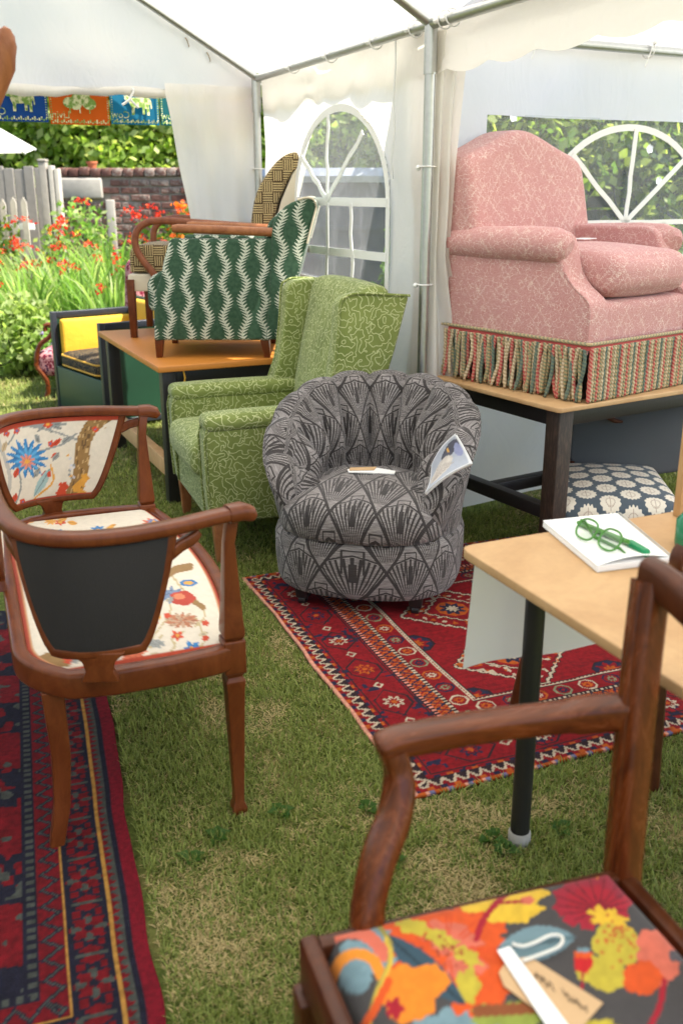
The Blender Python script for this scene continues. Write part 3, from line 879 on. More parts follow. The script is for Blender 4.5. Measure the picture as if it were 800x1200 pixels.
# flowering border: clumps of strap leaved plants with arching red flower spikes
def strap_clump(r, nl, h, spread, cols, lw=.02):
    V = []; F = []; c = []
    for k in range(nl):
        a = r.uniform(0, 2 * PI); rad = spread * math.sqrt(r.random()); bx, by = rad * .45 * math.cos(a), rad * .45 * math.sin(a)
        H = h * r.uniform(.55, 1.05); ln = r.uniform(.1, .5) * H; d = Vector((math.cos(a + r.uniform(-.5, .5)), math.sin(a + r.uniform(-.5, .5)), 0)); t_ = r.uniform(0, PI); s_ = Vector((math.cos(t_), math.sin(t_), 0))
        b = len(V); col = np.array(cols[r.integers(0, len(cols))]) * r.uniform(.8, 1.25)
        N = 6
        for i in range(N):
            f = i / (N - 1); w = lw * (1 - f) ** .6 * (.6 + .6 * f if f < .5 else 1)
            p = Vector((bx, by, 0)) + d * (ln * f ** 2.2) + Vector((0, 0, H * (f - .18 * f ** 4)))
            V += [tuple(p - s_ * w), tuple(p + s_ * w)]; c += [col, col]
        F += [(b + 2 * i, b + 2 * i + 1, b + 2 * i + 3, b + 2 * i + 2) for i in range(N - 1)]
    return np.array(V), np.array(F), np.array(c)
def flower_spikes(r, ns, h, spread, cols, size=.032):
    parts = []
    for k in range(ns):
        a = r.uniform(0, 2 * PI); d = np.array([math.cos(a), math.sin(a), 0]); base = d * spread * r.uniform(.1, .6); H = h * r.uniform(.68, 1.15)
        n = 34; t = r.random(n)
        P = base + d * (.12 + .2 * t)[:, None] + np.stack([r.normal(0, .014, n), r.normal(0, .014, n), H + .05 * np.sin(t * PI) - .03 * t + r.normal(0, .012, n)], 1)
        parts.append(leaves_at(P, size, cols, r))
    return merge(parts)
STRAP = [(.14, .24, .05), (.19, .31, .07), (.26, .36, .11), (.1, .19, .035), (.33, .38, .16)]
RED = [(.62, .02, .012), (.75, .05, .015), (.5, .012, .012), (.8, .1, .03)]
ORG = [(.8, .2, .02), (.78, .12, .02)]
PUR = [(.3, .24, .5), (.42, .36, .6)]
variants = []
for v_ in range(4):
    r = np.random.default_rng(100 + v_)
    lv = np3('strap_leaves', strap_clump(r, 95, 1.05, .36, STRAP), True); fl_ = np3('flower_spikes', flower_spikes(r, 4, 1.0, .34, RED, .026))
    lv.materials.append(M['leaf']); fl_.materials.append(M['petal']); variants.append((lv, fl_))
spots = [(-2.55, 7.9, .95), (-2.15, 8.1, 1.05), (-1.8, 7.7, .9), (-1.95, 8.6, 1.1), (-2.5, 8.7, 1.08), (-3.0, 8.3, .85), (-1.45, 8.3, 1.0), (-2.9, 9.1, 1.0), (-1.6, 9.2, 1.1), (-2.2, 9.3, 1.12), (-3.3, 9.4, .95), (-1.15, 8.8, 1.0), (-.8, 8.2, .95), (-.3, 8.6, 1.0), (-3.6, 8.8, .7)]
for i, (x, y, s_) in enumerate(spots):
    p = thing('crocosmia_plant', 'clump of strappy green leaves with arching red flowers in the border', 'flower', (x, y, .03), rr.uniform(0, 6), 'red flowering clumps in the border')
    p.scale = (s_,) * 3
    for q in (link_mesh('strap_leaves', variants[i % 4][0], None, p), link_mesh('flower_spikes', variants[i % 4][1], None, p)): q['kind'] = 'stuff'
def bush(name, label, x, y, h, w, n, size, cols, flow=None, nf=0, fs=.03, cat='shrub', fz=.75, zfoot=.0):
    r = np.random.default_rng(int(abs(x * 131 + y * 17)))
    p = thing(name, label, cat, (x, y, zfoot))
    stuffed(link_mesh('foliage', np3('foliage', leafcloud((0, 0, h * .52), (w, w, h * .55), n, size, cols, r, .3)), M['leaf'], p))
    m = MB()
    for k in range(5):
        a = k * 1.3; m.tube([(0, 0, -.02), (w * .3 * math.cos(a), w * .3 * math.sin(a), h * .35), (w * .5 * math.cos(a), w * .5 * math.sin(a), h * .7)], [.012, .009, .004], 6)
    m.build('stems', M['core'], p)
    if flow:
        parts = []
        for k in range(nf):
            d = r.normal(size=3); d /= np.linalg.norm(d); c0 = np.array([0, 0, h * .52]) + d * np.array([w, w, h * .58]) * r.uniform(.85, 1.05); c0[2] = max(c0[2], h * fz * .5)
            parts.append(leaves_at(c0 + r.normal(0, fs * .45, (9, 3)), fs, flow, r))
        stuffed(link_mesh('flowers', np3('flowers', merge(parts)), M['petal'], p))
    return p
bush('feathery_plant', 'pale green feathery leaved plant at the front of the border', -2.5, 7.55, .6, .32, 1600, .07, [(.3, .36, .14), (.24, .32, .09)])
bush('blue_geranium', 'mound of small green leaves with tiny blue flowers at the border edge', -2.05, 7.4, .45, .28, 1300, .05, STRAP, PUR, 22, .03)
bush('orange_lily', 'mass of orange lilies among leaves near the brick wall', -1.42, 9.6, 1.2, .3, 900, .12, STRAP, ORG, 42, .06, 'flower')
bush('phlox_plant', 'pale purple flowering plant in the border by the tent curtain', -1.05, 7.75, 1.05, .26, 700, .07, GREEN, PUR, 60, .045, 'flower')
bush('rose_bush', 'leafy rose bush with a few red blooms by the picket fence', -3.55, 9.85, 1.25, .42, 1500, .07, GREEN, RED, 16, .055)
bush('silver_shrub', 'pale grey green shrub with small lilac flowers at the lawn edge', -2.93, 7.75, .55, .27, 1400, .045, [(.2, .24, .13), (.15, .2, .09), (.26, .28, .2)], [(.5, .42, .5), (.62, .58, .6)], 30, .03)
bush('low_shrub', 'bright yellow green low shrub beside the lawn', -3.2, 8.0, .5, .4, 1200, .06, [(.2, .28, .05), (.14, .24, .04)], [(.75, .72, .6)], 10, .035)
bush('yellow_daisy', 'tall bushy plant with small yellow flowers behind the red flowers', -2.65, 10.1, 1.25, .45, 1500, .07, STRAP, [(.75, .6, .05)], 10, .03, 'flower')
bush('dark_shrub', 'dark green shrub growing at the foot of the brick wall', -1.75, 10.2, 1.1, .5, 1600, .08, GREEN)
bush('border_foliage', 'green leafy plant at the far edge of the lawn beside the tent', -.7, 7.5, .9, .4, 1500, .08, STRAP)

# outside the narrow side window: round water tank, shrub and more hedge
tk = thing('water_tank', 'large round dark grey tank with a pale rim outside the narrow window', 'tank', (.15, 7.55, 0))
M['tankgrey'] = plain('dark_grey_plastic', (.06, .06, .075), .5, 10, .3); M['tankrim'] = plain('pale_grey_plastic', (.4, .42, .46), .4)
MB().lathe([(0, 0), (.86, 0), (.9, .7), (.88, 1.46), (0, 1.46)], n=40).build('body', M['tankgrey'], tk)
MB().lathe([(.86, 1.44), (.93, 1.44), (.95, 1.48), (.93, 1.53), (.86, 1.53)], n=40).build('rim', M['tankrim'], tk)
for z in (.4, .8, 1.15): MB().lathe([(.885, z - .02), (.905, z - .02), (.91, z), (.905, z + .02), (.885, z + .02)], n=40).build('hoop', M['tankgrey'], tk)
bush('window_shrub', 'bright green feathery shrub outside the narrow tent window', .52, 5.6, 1.32, .34, 2600, .06, [(.1, .2, .03), (.16, .27, .05), (.07, .14, .025)])
# outside the wide window: dark slatted fence behind a flowering climber
sf = thing('slat_fence', 'dark grey horizontal slat fence outside the wide tent window', 'fence', BP + Vector((-.448, .894, 0)) * 2.6 - BD * 1.6, math.atan2(BD.y, BD.x))
M['darkslat'] = plain('dark_grey_slat', (.028, .032, .034), .7, 15, .35)
for k in range(10): MB().box(3.0, 6.0, 0, .02, .05 + k * .152, .185 + k * .152).build('slat', M['darkslat'], sf)
for x in (3.1, 4.05, 5.0, 5.9): MB().box(x - .04, x + .04, .02, .1, -.05, 1.62).build('post', M['darkslat'], sf)
cl = thing('climbing_hedge', 'leafy climbing hedge dotted with white flowers outside the wide window', 'hedge', BP + Vector((-.448, .894, 0)) * 2.05, math.atan2(BD.y, BD.x))
r = np.random.default_rng(9); n = 15000
P = np.stack([r.uniform(.8, 3.8, n), r.uniform(-.25, .3, n), r.random(n) ** .8 * 2.15], 1)
k_ = (snoise(P[:, 0] * 2.6 + 9, P[:, 2] * 2.6 + 9, 4) > .42) | (P[:, 2] > 1.55) | (P[:, 2] < .8)
P = P[k_ & (P[:, 2] > .65) & ((P[:, 2] > 1.5) | (r.random(n) < .6))]
stuffed(link_mesh('foliage', np3('foliage', leaves_at(P, .085, GREEN + [(.26, .32, .06), (.33, .37, .1), (.22, .3, .05)], r)), M['leaf'], cl))
P2 = np.stack([r.uniform(.9, 3.8, 14000), r.uniform(.32, .95, 14000), 1.45 + r.random(14000) * .75], 1)
stuffed(link_mesh('foliage', np3('foliage', leaves_at(P2, .1, GREEN, r)), M['leaf'], cl))
m = MB()
for k in range(10): x = .9 + k * .31; m.tube([(x, .2, -.03), (x + .1, .1, .9), (x - .05, .15, 1.6), (x + .1, .2, 2.05)], [.014, .011, .008, .004], 6)
m.build('stems', M['core'], cl)
m = MB(); fm = []
for k in range(11):
    x = r.uniform(.9, 3.4); z = r.uniform(.95, 2.1); y = r.uniform(-.36, -.24)
    for j in range(5):
        a = j * 2 * PI / 5 + k; q = Vector((math.cos(a), -.35, math.sin(a))) * .03; s_ = Vector((-math.sin(a), 0, math.cos(a))) * .016; c0 = Vector((x, y, z))
        m.add([c0, c0 + q * .6 + s_, c0 + q, c0 + q * .6 - s_], [(0, 1, 2, 3)])
stuffed(m.build('white_flowers', M['white'], cl))

# ================================================================== BUNTING in the doorway
bt = thing('bunting', 'string of blue, orange and teal flags printed with farm motifs in the doorway', 'bunting', TC + TU * -.25, math.atan2(TU.y, TU.x))
def flagmat(nm, c):
    return leafmat(nm, False, c, 1.4, .4, .8)
fcol = [((.012, .06, .22), 'blue_flag_cloth'), ((.62, .1, .008), 'orange_flag_cloth'), ((.012, .16, .27), 'teal_flag_cloth'), ((.01, .12, .13), 'green_flag_cloth')]
FM = [flagmat(b_, a) for a, b_ in fcol]
g = G('pale_leaf_print'); nn = g.noise(g.tc('Object'), 45, 2)
M['motif'] = g.pbr(g.mix(nn.step(.4, .6), (.2, .34, .06), (.72, .72, .42)), .8)
M['tealmotif'] = M['motif']
def text_mesh(txt, size, name='lettering', mirror=False, thick=0.0):
    cu = bpy.data.curves.new(name, 'FONT'); cu.body = txt; cu.size = size; cu.resolution_u = 2; cu.extrude = thick
    ob = bpy.data.objects.new(name, cu); COL.objects.link(ob)
    dg = bpy.context.evaluated_depsgraph_get(); me = bpy.data.meshes.new_from_object(ob.evaluated_get(dg)); me.name = name
    bpy.data.objects.remove(ob); bpy.data.curves.remove(cu)
    if mirror:
        for v in me.vertices: v.co.x = -v.co.x
    return me
COW = [(-.5, .28), (-.47, .36), (-.53, .42), (-.44, .40), (-.40, .47), (-.35, .40), (-.27, .34), (.3, .36), (.42, .32), (.46, .2), (.48, -.1), (.44, -.12), (.42, .1), (.38, .02), (.38, -.4), (.29, -.4), (.28, -.12), (.22, -.1), (.22, -.36), (.13, -.36), (.13, -.06), (-.14, -.08), (-.16, -.4), (-.26, -.4), (-.25, -.1), (-.3, .05), (-.34, .2), (-.42, .2)]
flags = [(-1.66, -1.365, 3), (-1.355, -1.05, 0), (-1.04, -.735, 1), (-.728, -.47, 2), (-.462, -.2, 3), (-.192, .1, 1)]
m = MB(); m.tube([(0, -3.6, 1.96), (0, -2.4, 1.93), (0, -1.7, 1.925), (0, -.2, 1.93), (0, .3, 1.96)], .004, 6); m.build('cord', M['string'], bt)
for k, (a, b_, ci) in enumerate(flags):
    top, bot = 1.928, 1.722 - (.008 if ci == 1 else 0)
    f = sheet('flag', lambda u, v, a=a, b_=b_, top=top, bot=bot: np.stack([.006 * np.sin(u * 5 + 2) * (1 - v), a + (b_ - a) * u, bot + (top - bot) * v], 1), 12, 6, FM[ci], bt)
    mid = (a + b_) / 2; w = b_ - a
    m = MB()
    for i in range(26):
        y = a + .012 + (w - .024) * i / 25; m.box(.009, .0105, y - .0035, y + .0035, bot + .006 + .004 * (i % 2), bot + .014 + .006 * (i % 3))
    for i in range(16):
        z = bot + .02 + i * .012
        for y in (a + .008, b_ - .008): m.box(.009, .0105, y - .003, y + .003, z, z + .006)
    m.build('stitched_border', M['motif'], f)
    m = MB()
    zc = bot + .105
    if ci == 1:
        for (dy, dz, rd) in ((-.05, .0, .034), (0, .02, .04), (.05, -.003, .036), (-.02, -.01, .03), (.028, .028, .03)):
            m.add([(.0098 + dz * .02, mid + dy + rd * math.cos(t), zc + dz + rd * math.sin(t) * .8) for t in np.linspace(0, 2 * PI, 14, endpoint=False)], [tuple(range(14))])
        for dy in (-.05, 0, .05): m.add([(.009, mid + dy - .003, zc - .05), (.009, mid + dy + .003, zc - .05), (.009, mid + dy + .003, zc), (.009, mid + dy - .003, zc)], [(0, 1, 2, 3)])
    else:
        m.add([(.0095, mid + p[0] * .15 + .02, zc - .012 + p[1] * .115) for p in COW], [tuple(range(len(COW)))])
    me = m.mesh('motif', uv=False); bm = bmesh.new(); bm.from_mesh(me); bmesh.ops.triangulate(bm, faces=bm.faces); bm.to_mesh(me); bm.free()
    link_mesh('motif', me, M['motif'], f)
    t = link_mesh('lettering', text_mesh({0: 'Cow', 1: 'Living', 2: 'Cow', 3: 'Cow'}[ci], .05, mirror=True), M['motif'], f)
    t.rotation_euler = (PI / 2, 0, PI / 2); t.location = (.0102, a + .1, bot + .03)

# brown wooden coat stand just at the edge of view: only one curled arm end shows
cs = thing('coat_stand', 'brown bentwood coat stand with a rounded curled arm end', 'coat stand', (-1.05, 2.2, 0))
m = MB(); m.lathe([(.02, .02), (.026, .1), (.022, 1.2), (.026, 1.5), (.02, 1.72), (0, 1.74)]); m.build('post', M['beech'], cs)
MB().lathe([(0, 0), (.135, 0), (.14, .02), (.06, .035), (.03, .06), (0, .06)], n=24).build('base', M['beech'], cs)
for k in range(4):
    a = k * PI / 2 + PI; d = Vector((math.cos(a), math.sin(a), 0))
    m = MB(); m.tube([d * .02 + Vector((0, 0, 1.42)), d * .16 + Vector((0, 0, 1.44)), d * .3 + Vector((0, 0, 1.54)), d * .345 + Vector((0, 0, 1.63)), d * .351 + Vector((0, 0, 1.67)), d * .352 + Vector((0, 0, 1.688)), d * .352 + Vector((0, 0, 1.700)), d * .351 + Vector((0, 0, 1.706))], [.014, .016, .017, .021, .022, .019, .012, .003], 14); m.build('arm', M['beech'], cs)
# ================================================================== RUGS
def put(col, mask, c):
    mask = np.clip(np.asarray(mask, float), 0, 1)[:, None]
    col[:] = col * (1 - mask) + np.asarray(c) * mask
def star8(x, y, r):
    a = np.arctan2(y, x); rr_ = np.hypot(x, y)
    k = np.abs(((a / (PI / 4)) % 1) - .5) * 2
    return rr_ < r * (.55 + .45 * k)
def octa(x, y, r): return np.maximum(np.maximum(np.abs(x), np.abs(y)), (np.abs(x) + np.abs(y)) * .72) < r
rRED, rNAVY, rWHITE, rORG, rBLK, rGRN = (.165, .003, .006), (.013, .012, .034), (.38, .305, .22), (.32, .062, .007), (.02, .009, .012), (.16, .17, .1)
def rug1_col(p, q):
    L_, W_ = RUG1_L, RUG1_W
    n = len(p); col = np.tile(np.array(rRED), (n, 1)).astype(float)
    d = np.minimum(np.minimum(p, W_ - p), np.minimum(q, L_ - q))
    side = np.minimum(p, W_ - p) < np.minimum(q, L_ - q)
    t = np.where(side, q, p)
    col *= (.8 + .4 * snoise(p * 25, q * 160, 1))[:, None]
    fld = d > .356
    cx = ((p - .356) / .47) % 1 - .5; cy = ((q - .356) / .384) % 1 - .5
    mx = np.abs(cx) * .47; my = np.abs(cy) * .384
    stp = mx + my + .022 * np.abs(((mx - my) / .05) % 1 - .5)
    for lv, c in ((.212, rBLK), (.207, rWHITE), (.195, rBLK), (.19, rRED), (.122, rBLK), (.118, rWHITE), (.109, rBLK), (.105, rRED)):
        put(col, fld & (stp < lv), c)
    put(col, fld & (stp < .205) & (stp > .12) & (snoise(p * 60, q * 60, 4) > .74), rWHITE)
    put(col, fld & (stp < .205) & (stp > .12) & (snoise(p * 55 + 9, q * 55, 14) > .76), rORG)
    put(col, fld & octa(cx * .47, cy * .384, .055), rORG); put(col, fld & star8(cx * .47, cy * .384, .05), rNAVY); put(col, fld & star8(cx * .47, cy * .384, .026), rWHITE)
    c2x = (((p - .356) / .47 + .5) % 1 - .5) * .47; c2y = (((q - .356) / .384 + .5) % 1 - .5) * .384
    put(col, fld & octa(c2x, c2y, .06), rBLK); put(col, fld & octa(c2x, c2y, .052), rNAVY); put(col, fld & star8(c2x, c2y, .05), rRED); put(col, fld & star8(c2x, c2y, .028), rORG)
    def band(a, b): return (d >= a) & (d < b)
    put(col, band(.339, .358), rBLK); put(col, band(.343, .354), rWHITE); put(col, band(.346, .351) & ((t / .014) % 1 < .5), rRED)
    b = band(.276, .338); put(col, b, rRED)
    u = ((t + .02) / .085) % 1 - .5; k = np.floor((t + .02) / .085).astype(int)
    ox, oy = u * .085, d - .307
    pal = np.array([rWHITE, rNAVY, rORG, rGRN])
    o1 = b & octa(ox, oy, .028); col[o1] = pal[k[o1] % 4]
    put(col, b & octa(ox, oy, .022), rRED); o2 = b & star8(ox, oy, .018); col[o2] = pal[(k[o2] + 2) % 4]; put(col, b & octa(ox, oy, .006), rRED)
    put(col, band(.206, .276), rBLK)
    put(col, band(.208, .222) & ((t / .016) % 1 < .45), (.55, .2, .15)); put(col, band(.262, .274) & ((t / .016) % 1 < .45), rWHITE)
    b = band(.224, .26); z = np.abs((t / .04) % 1 - .5) * 2
    put(col, b, rORG); put(col, b & (np.abs((d - .224) / .036 - z) < .2), rNAVY); put(col, b & (np.abs((d - .224) / .036 - (1 - z)) < .12), rRED)
    b = band(.064, .206)
    put(col, b & (snoise(p * 75, q * 75, 21) * snoise(p * 19, q * 19, 22) > .44), rNAVY)
    u = (t + .1) / .21; k = np.floor(u).astype(int); sx = (u % 1 - .5) * .21; sy = d - .133
    hexl = np.abs(np.maximum(np.abs(sy) - .012, (np.abs(sx) + np.abs(sy)) * .72 - .014)) ; put(col, b & (np.abs(hexl - .038) < .003), rBLK)
    s1 = b & star8(sx, sy, .034); col[s1] = np.array([rWHITE, rNAVY, rWHITE, rORG])[k[s1] % 4]
    put(col, b & star8(sx, sy, .022), rRED); put(col, b & octa(sx, sy, .009), rORG)
    sx2 = ((u + .5) % 1 - .5) * .21
    put(col, b & (np.abs(sx2) + np.abs(sy) * 1.2 < .02), rWHITE); put(col, b & (np.abs(sx2) + np.abs(sy) * 1.2 < .011), rRED)
    put(col, b & ((np.abs(d - .07) < .003) | (np.abs(d - .199) < .003)), rBLK)
    b = band(.0, .064); put(col, b, rBLK)
    f = (t / .036) % 1
    put(col, band(.026, .054) & (np.abs(f - .5) * 2 < 1 - (d - .026) / .03), rWHITE); put(col, band(.026, .054) & (np.abs(f - .5) * 2 < .55 - (d - .026) / .03), rRED)
    kk = np.floor(t / .018).astype(int) % 4
    for j, c in enumerate((rNAVY, rRED, rORG, rRED)): put(col, (band(.012, .024) | band(.056, .063)) & (kk == j), c)
    put(col, band(-1, .011), (.52, .23, .16)); put(col, band(-1, .009) & ~side & ((t / .05) % 1 < .6), rORG); put(col, band(-1, .009) & ~side & ((t / .05) % 1 > .75), (.12, .11, .2))
    return col * (.75 + .5 * snoise(p * 120, q * 120, 31))[:, None]
def rug(name, label, org, ang, ps, qs, colfn, amp):
    P, Q = np.meshgrid(ps, qs, indexing='ij'); p = P.ravel(); q = Q.ravel()
    z = .011 + (snoise(p * 3 + 30, q * 3 + 30, 71) - .5) * amp + (snoise(p * 9 + 30, q * 9 + 30, 72) - .5) * amp * .5
    ew = (snoise(q * 7 + 9, q * 0 + 3, 73) - .5) * .018; ef = (snoise(p * 7 + 9, p * 0 + 5, 74) - .5) * .018
    e = np.zeros_like(p)
    x2 = p + ew * np.exp(-np.abs(p - (ps[0] if abs(ps[0]) < .01 else ps[-1])) / .06); y2 = q + ef * np.exp(-np.abs(q - qs[0]) / .06)
    c = colfn(p, q)
    V = np.stack([x2, y2, z], 1); F = grid_faces(len(ps), len(qs))
    o = link_mesh(name, np_mesh(name, V, F, True, c), M['rug']); o.location = (org[0], org[1], 0); o.rotation_euler = (0, 0, ang)
    m = o.modifiers.new('thick', 'SOLIDIFY'); m.thickness = .008; m.offset = -1
    return tag(o, label, 'rug')
ps = np.concatenate([np.linspace(0, 1.25, 285), np.linspace(1.26, RUG1_W, 80)])
rug('patterned_rug', 'red wool rug with star and octagon borders under the grey tub chair', RUG1_O, RUG1_A, ps, np.linspace(0, RUG1_L, 335), rug1_col, .010)
def rug2_col(p, q):
    d = np.minimum(-p, q); side = -p < q; t = np.where(side, q, p + 5)
    n = len(p); NV = (.0075, .007, .016); RD = (.105, .002, .005); GG = (.042, .046, .04); OL = (.3, .15, .03)
    col = np.tile(np.array(RD), (n, 1)).astype(float)
    col *= (.75 + .5 * snoise(p * 40, q * 90, 2))[:, None]
    def band(a, b): return (d >= a) & (d < b)
    fl = d > .235
    put(col, fl & (np.abs(((q + p * .2) / .34) % 1 - .5) < .17 + .07 * np.sign(np.sin(p * 40))), NV)
    put(col, fl & (snoise(p * 38, q * 38, 40) > .7), RD); put(col, fl & (snoise(p * 30 + 5, q * 30, 41) > .78), GG)
    put(col, band(.205, .235), NV); put(col, band(.211, .229) & ((t / .024) % 1 < .5), GG)
    b = band(.158, .205); z = np.abs((t / .05) % 1 - .5) * 2; put(col, b, RD); put(col, b & (np.abs((d - .158) / .047 - .15 - .7 * z) < .17), NV); put(col, b & (np.abs((d - .158) / .047 - .15 - .7 * z) < .05), GG)
    put(col, band(.150, .158), OL)
    b = band(.07, .152); put(col, b, NV)
    u = t / .145; sx = (u % 1 - .5) * .145; sy = d - .111; a = np.arctan2(sy, sx); rr_ = np.hypot(sx, sy)
    put(col, b & (rr_ < .034 + .006 * np.cos(a * 8)), RD); put(col, b & (rr_ < .034) & (rr_ > .012) & (np.cos(a * 4) > .45), GG); put(col, b & (rr_ < .009), NV)
    sx2 = ((u + .5) % 1 - .5) * .145
    put(col, b & (np.abs(np.abs(sx2) - .012) + np.abs(sy) * .5 < .013) & (np.abs(sy) < .026), RD); put(col, b & (np.abs(sx2) < .004) & (np.abs(sy) < .03), GG)
    put(col, b & (np.abs(np.abs(sx2) - .03) < .009) & (np.abs(np.abs(sy) - .022) < .007), RD)
    put(col, band(.064, .07), OL)
    b = band(.042, .064); put(col, b, GG); z = np.abs((t / .022) % 1 - .5) * 2; put(col, b & ((d - .042) / .022 > 1 - z * .8), RD)
    put(col, band(.031, .042), NV)
    put(col, band(-1, .031), (.125, .0025, .009))
    return col * (.7 + .6 * snoise(p * 130, q * 130, 33))[:, None]
ps = np.concatenate([np.linspace(-RUG2_W, -.62, 60), np.linspace(-.61, 0, 150)])
rug('patterned_rug', 'dark red and navy wool rug with rosette border beneath the settee', RUG2_O, RUG2_A, ps, np.linspace(0, 2.0, 480), rug2_col, .012)

# ================================================================== prints: motifs painted on a cloth in a flat layout
class Paint:
    def __init__(s, x, y, bg): s.x = x; s.y = y; s.c = np.tile(np.array(bg, float), (len(x), 1))
    def blob(s, cx, cy, rx, ry, c, rot=0., rag=.12, n=5, seed=0, vary=.2):
        a = rot; dx = (s.x - cx) * math.cos(a) + (s.y - cy) * math.sin(a); dy = -(s.x - cx) * math.sin(a) + (s.y - cy) * math.cos(a)
        t = np.arctan2(dy / ry, dx / rx); rr_ = np.hypot(dx / rx, dy / ry)
        m = rr_ < 1 + rag * np.cos(t * n + seed) + rag * .5 * np.cos(t * (2 * n + 1) + seed * 2)
        sh = 1 - vary * .5 + vary * snoise(s.x / 7 + seed, s.y / 7, 90 + seed % 7)
        s.c[m] = np.array(c) * sh[m][:, None]; return s
    def flower(s, cx, cy, r, n, c, rot=0., sharp=.45, sq=1.0):
        dx = s.x - cx; dy = (s.y - cy) / sq; t = np.arctan2(dy, dx) + rot; rr_ = np.hypot(dx, dy)
        k = np.abs(((t * n / (2 * PI)) % 1) - .5) * 2
        m = rr_ < r * (1 - sharp * k); sh = .75 + .5 * (1 - k)
        s.c[m] = np.array(c) * sh[m][:, None]; return s
    def line(s, pts, w, c):
        pts = np.array(pts, float); P = []
        for i in range(len(pts) - 1):
            a, b = pts[i], pts[i + 1]; ab = b - a
            t = np.clip(((s.x - a[0]) * ab[0] + (s.y - a[1]) * ab[1]) / (ab @ ab), 0, 1)
            P.append(np.hypot(s.x - a[0] - t * ab[0], s.y - a[1] - t * ab[1]))
        s.c[np.min(P, 0) < w] = c; return s
    def leaf(s, x0, y0, x1, y1, w, c):
        d = math.hypot(x1 - x0, y1 - y0); ux, uy = (x1 - x0) / d, (y1 - y0) / d
        t = ((s.x - x0) * ux + (s.y - y0) * uy) / d; o = np.abs(-(s.x - x0) * uy + (s.y - y0) * ux)
        m = (t > 0) & (t < 1) & (o < w * np.sin(np.clip(t, 0, 1) * PI) ** .8); s.c[m] = np.array(c) * (1 - .45 * (o[m] < w * .12))[:, None]; return s
def curve(pts, n=24):
    """Catmull-Rom through points"""
    P = [np.array(p, float) for p in pts]; P = [2 * P[0] - P[1]] + P + [2 * P[-1] - P[-2]]; out = []
    seg = len(P) - 3
    for i in range(seg):
        for t in np.linspace(0, 1, max(2, n // seg), endpoint=(i == seg - 1)):
            a, b, c_, d = P[i:i + 4]
            out.append(.5 * ((2 * b) + (c_ - a) * t + (2 * a - 5 * b + 4 * c_ - d) * t * t + (3 * b - a - 3 * c_ + d) * t ** 3))
    return [tuple(x) for x in out]
def rrect(w, h, r, k=3):
    out = []
    for cx, cy, a0 in ((w / 2 - r, h / 2 - r, 0), (-w / 2 + r, h / 2 - r, PI / 2), (-w / 2 + r, -h / 2 + r, PI), (w / 2 - r, -h / 2 + r, 1.5 * PI)):
        for i in range(k + 1): a = a0 + i * PI / 2 / k; out.append((cx + r * math.cos(a), cy + r * math.sin(a)))
    return out
CREAM, BLU, RST, OCH, GRY, BRN = (.64, .575, .475), (.035, .16, .36), (.5, .06, .025), (.62, .3, .05), (.25, .26, .25), (.26, .15, .055)
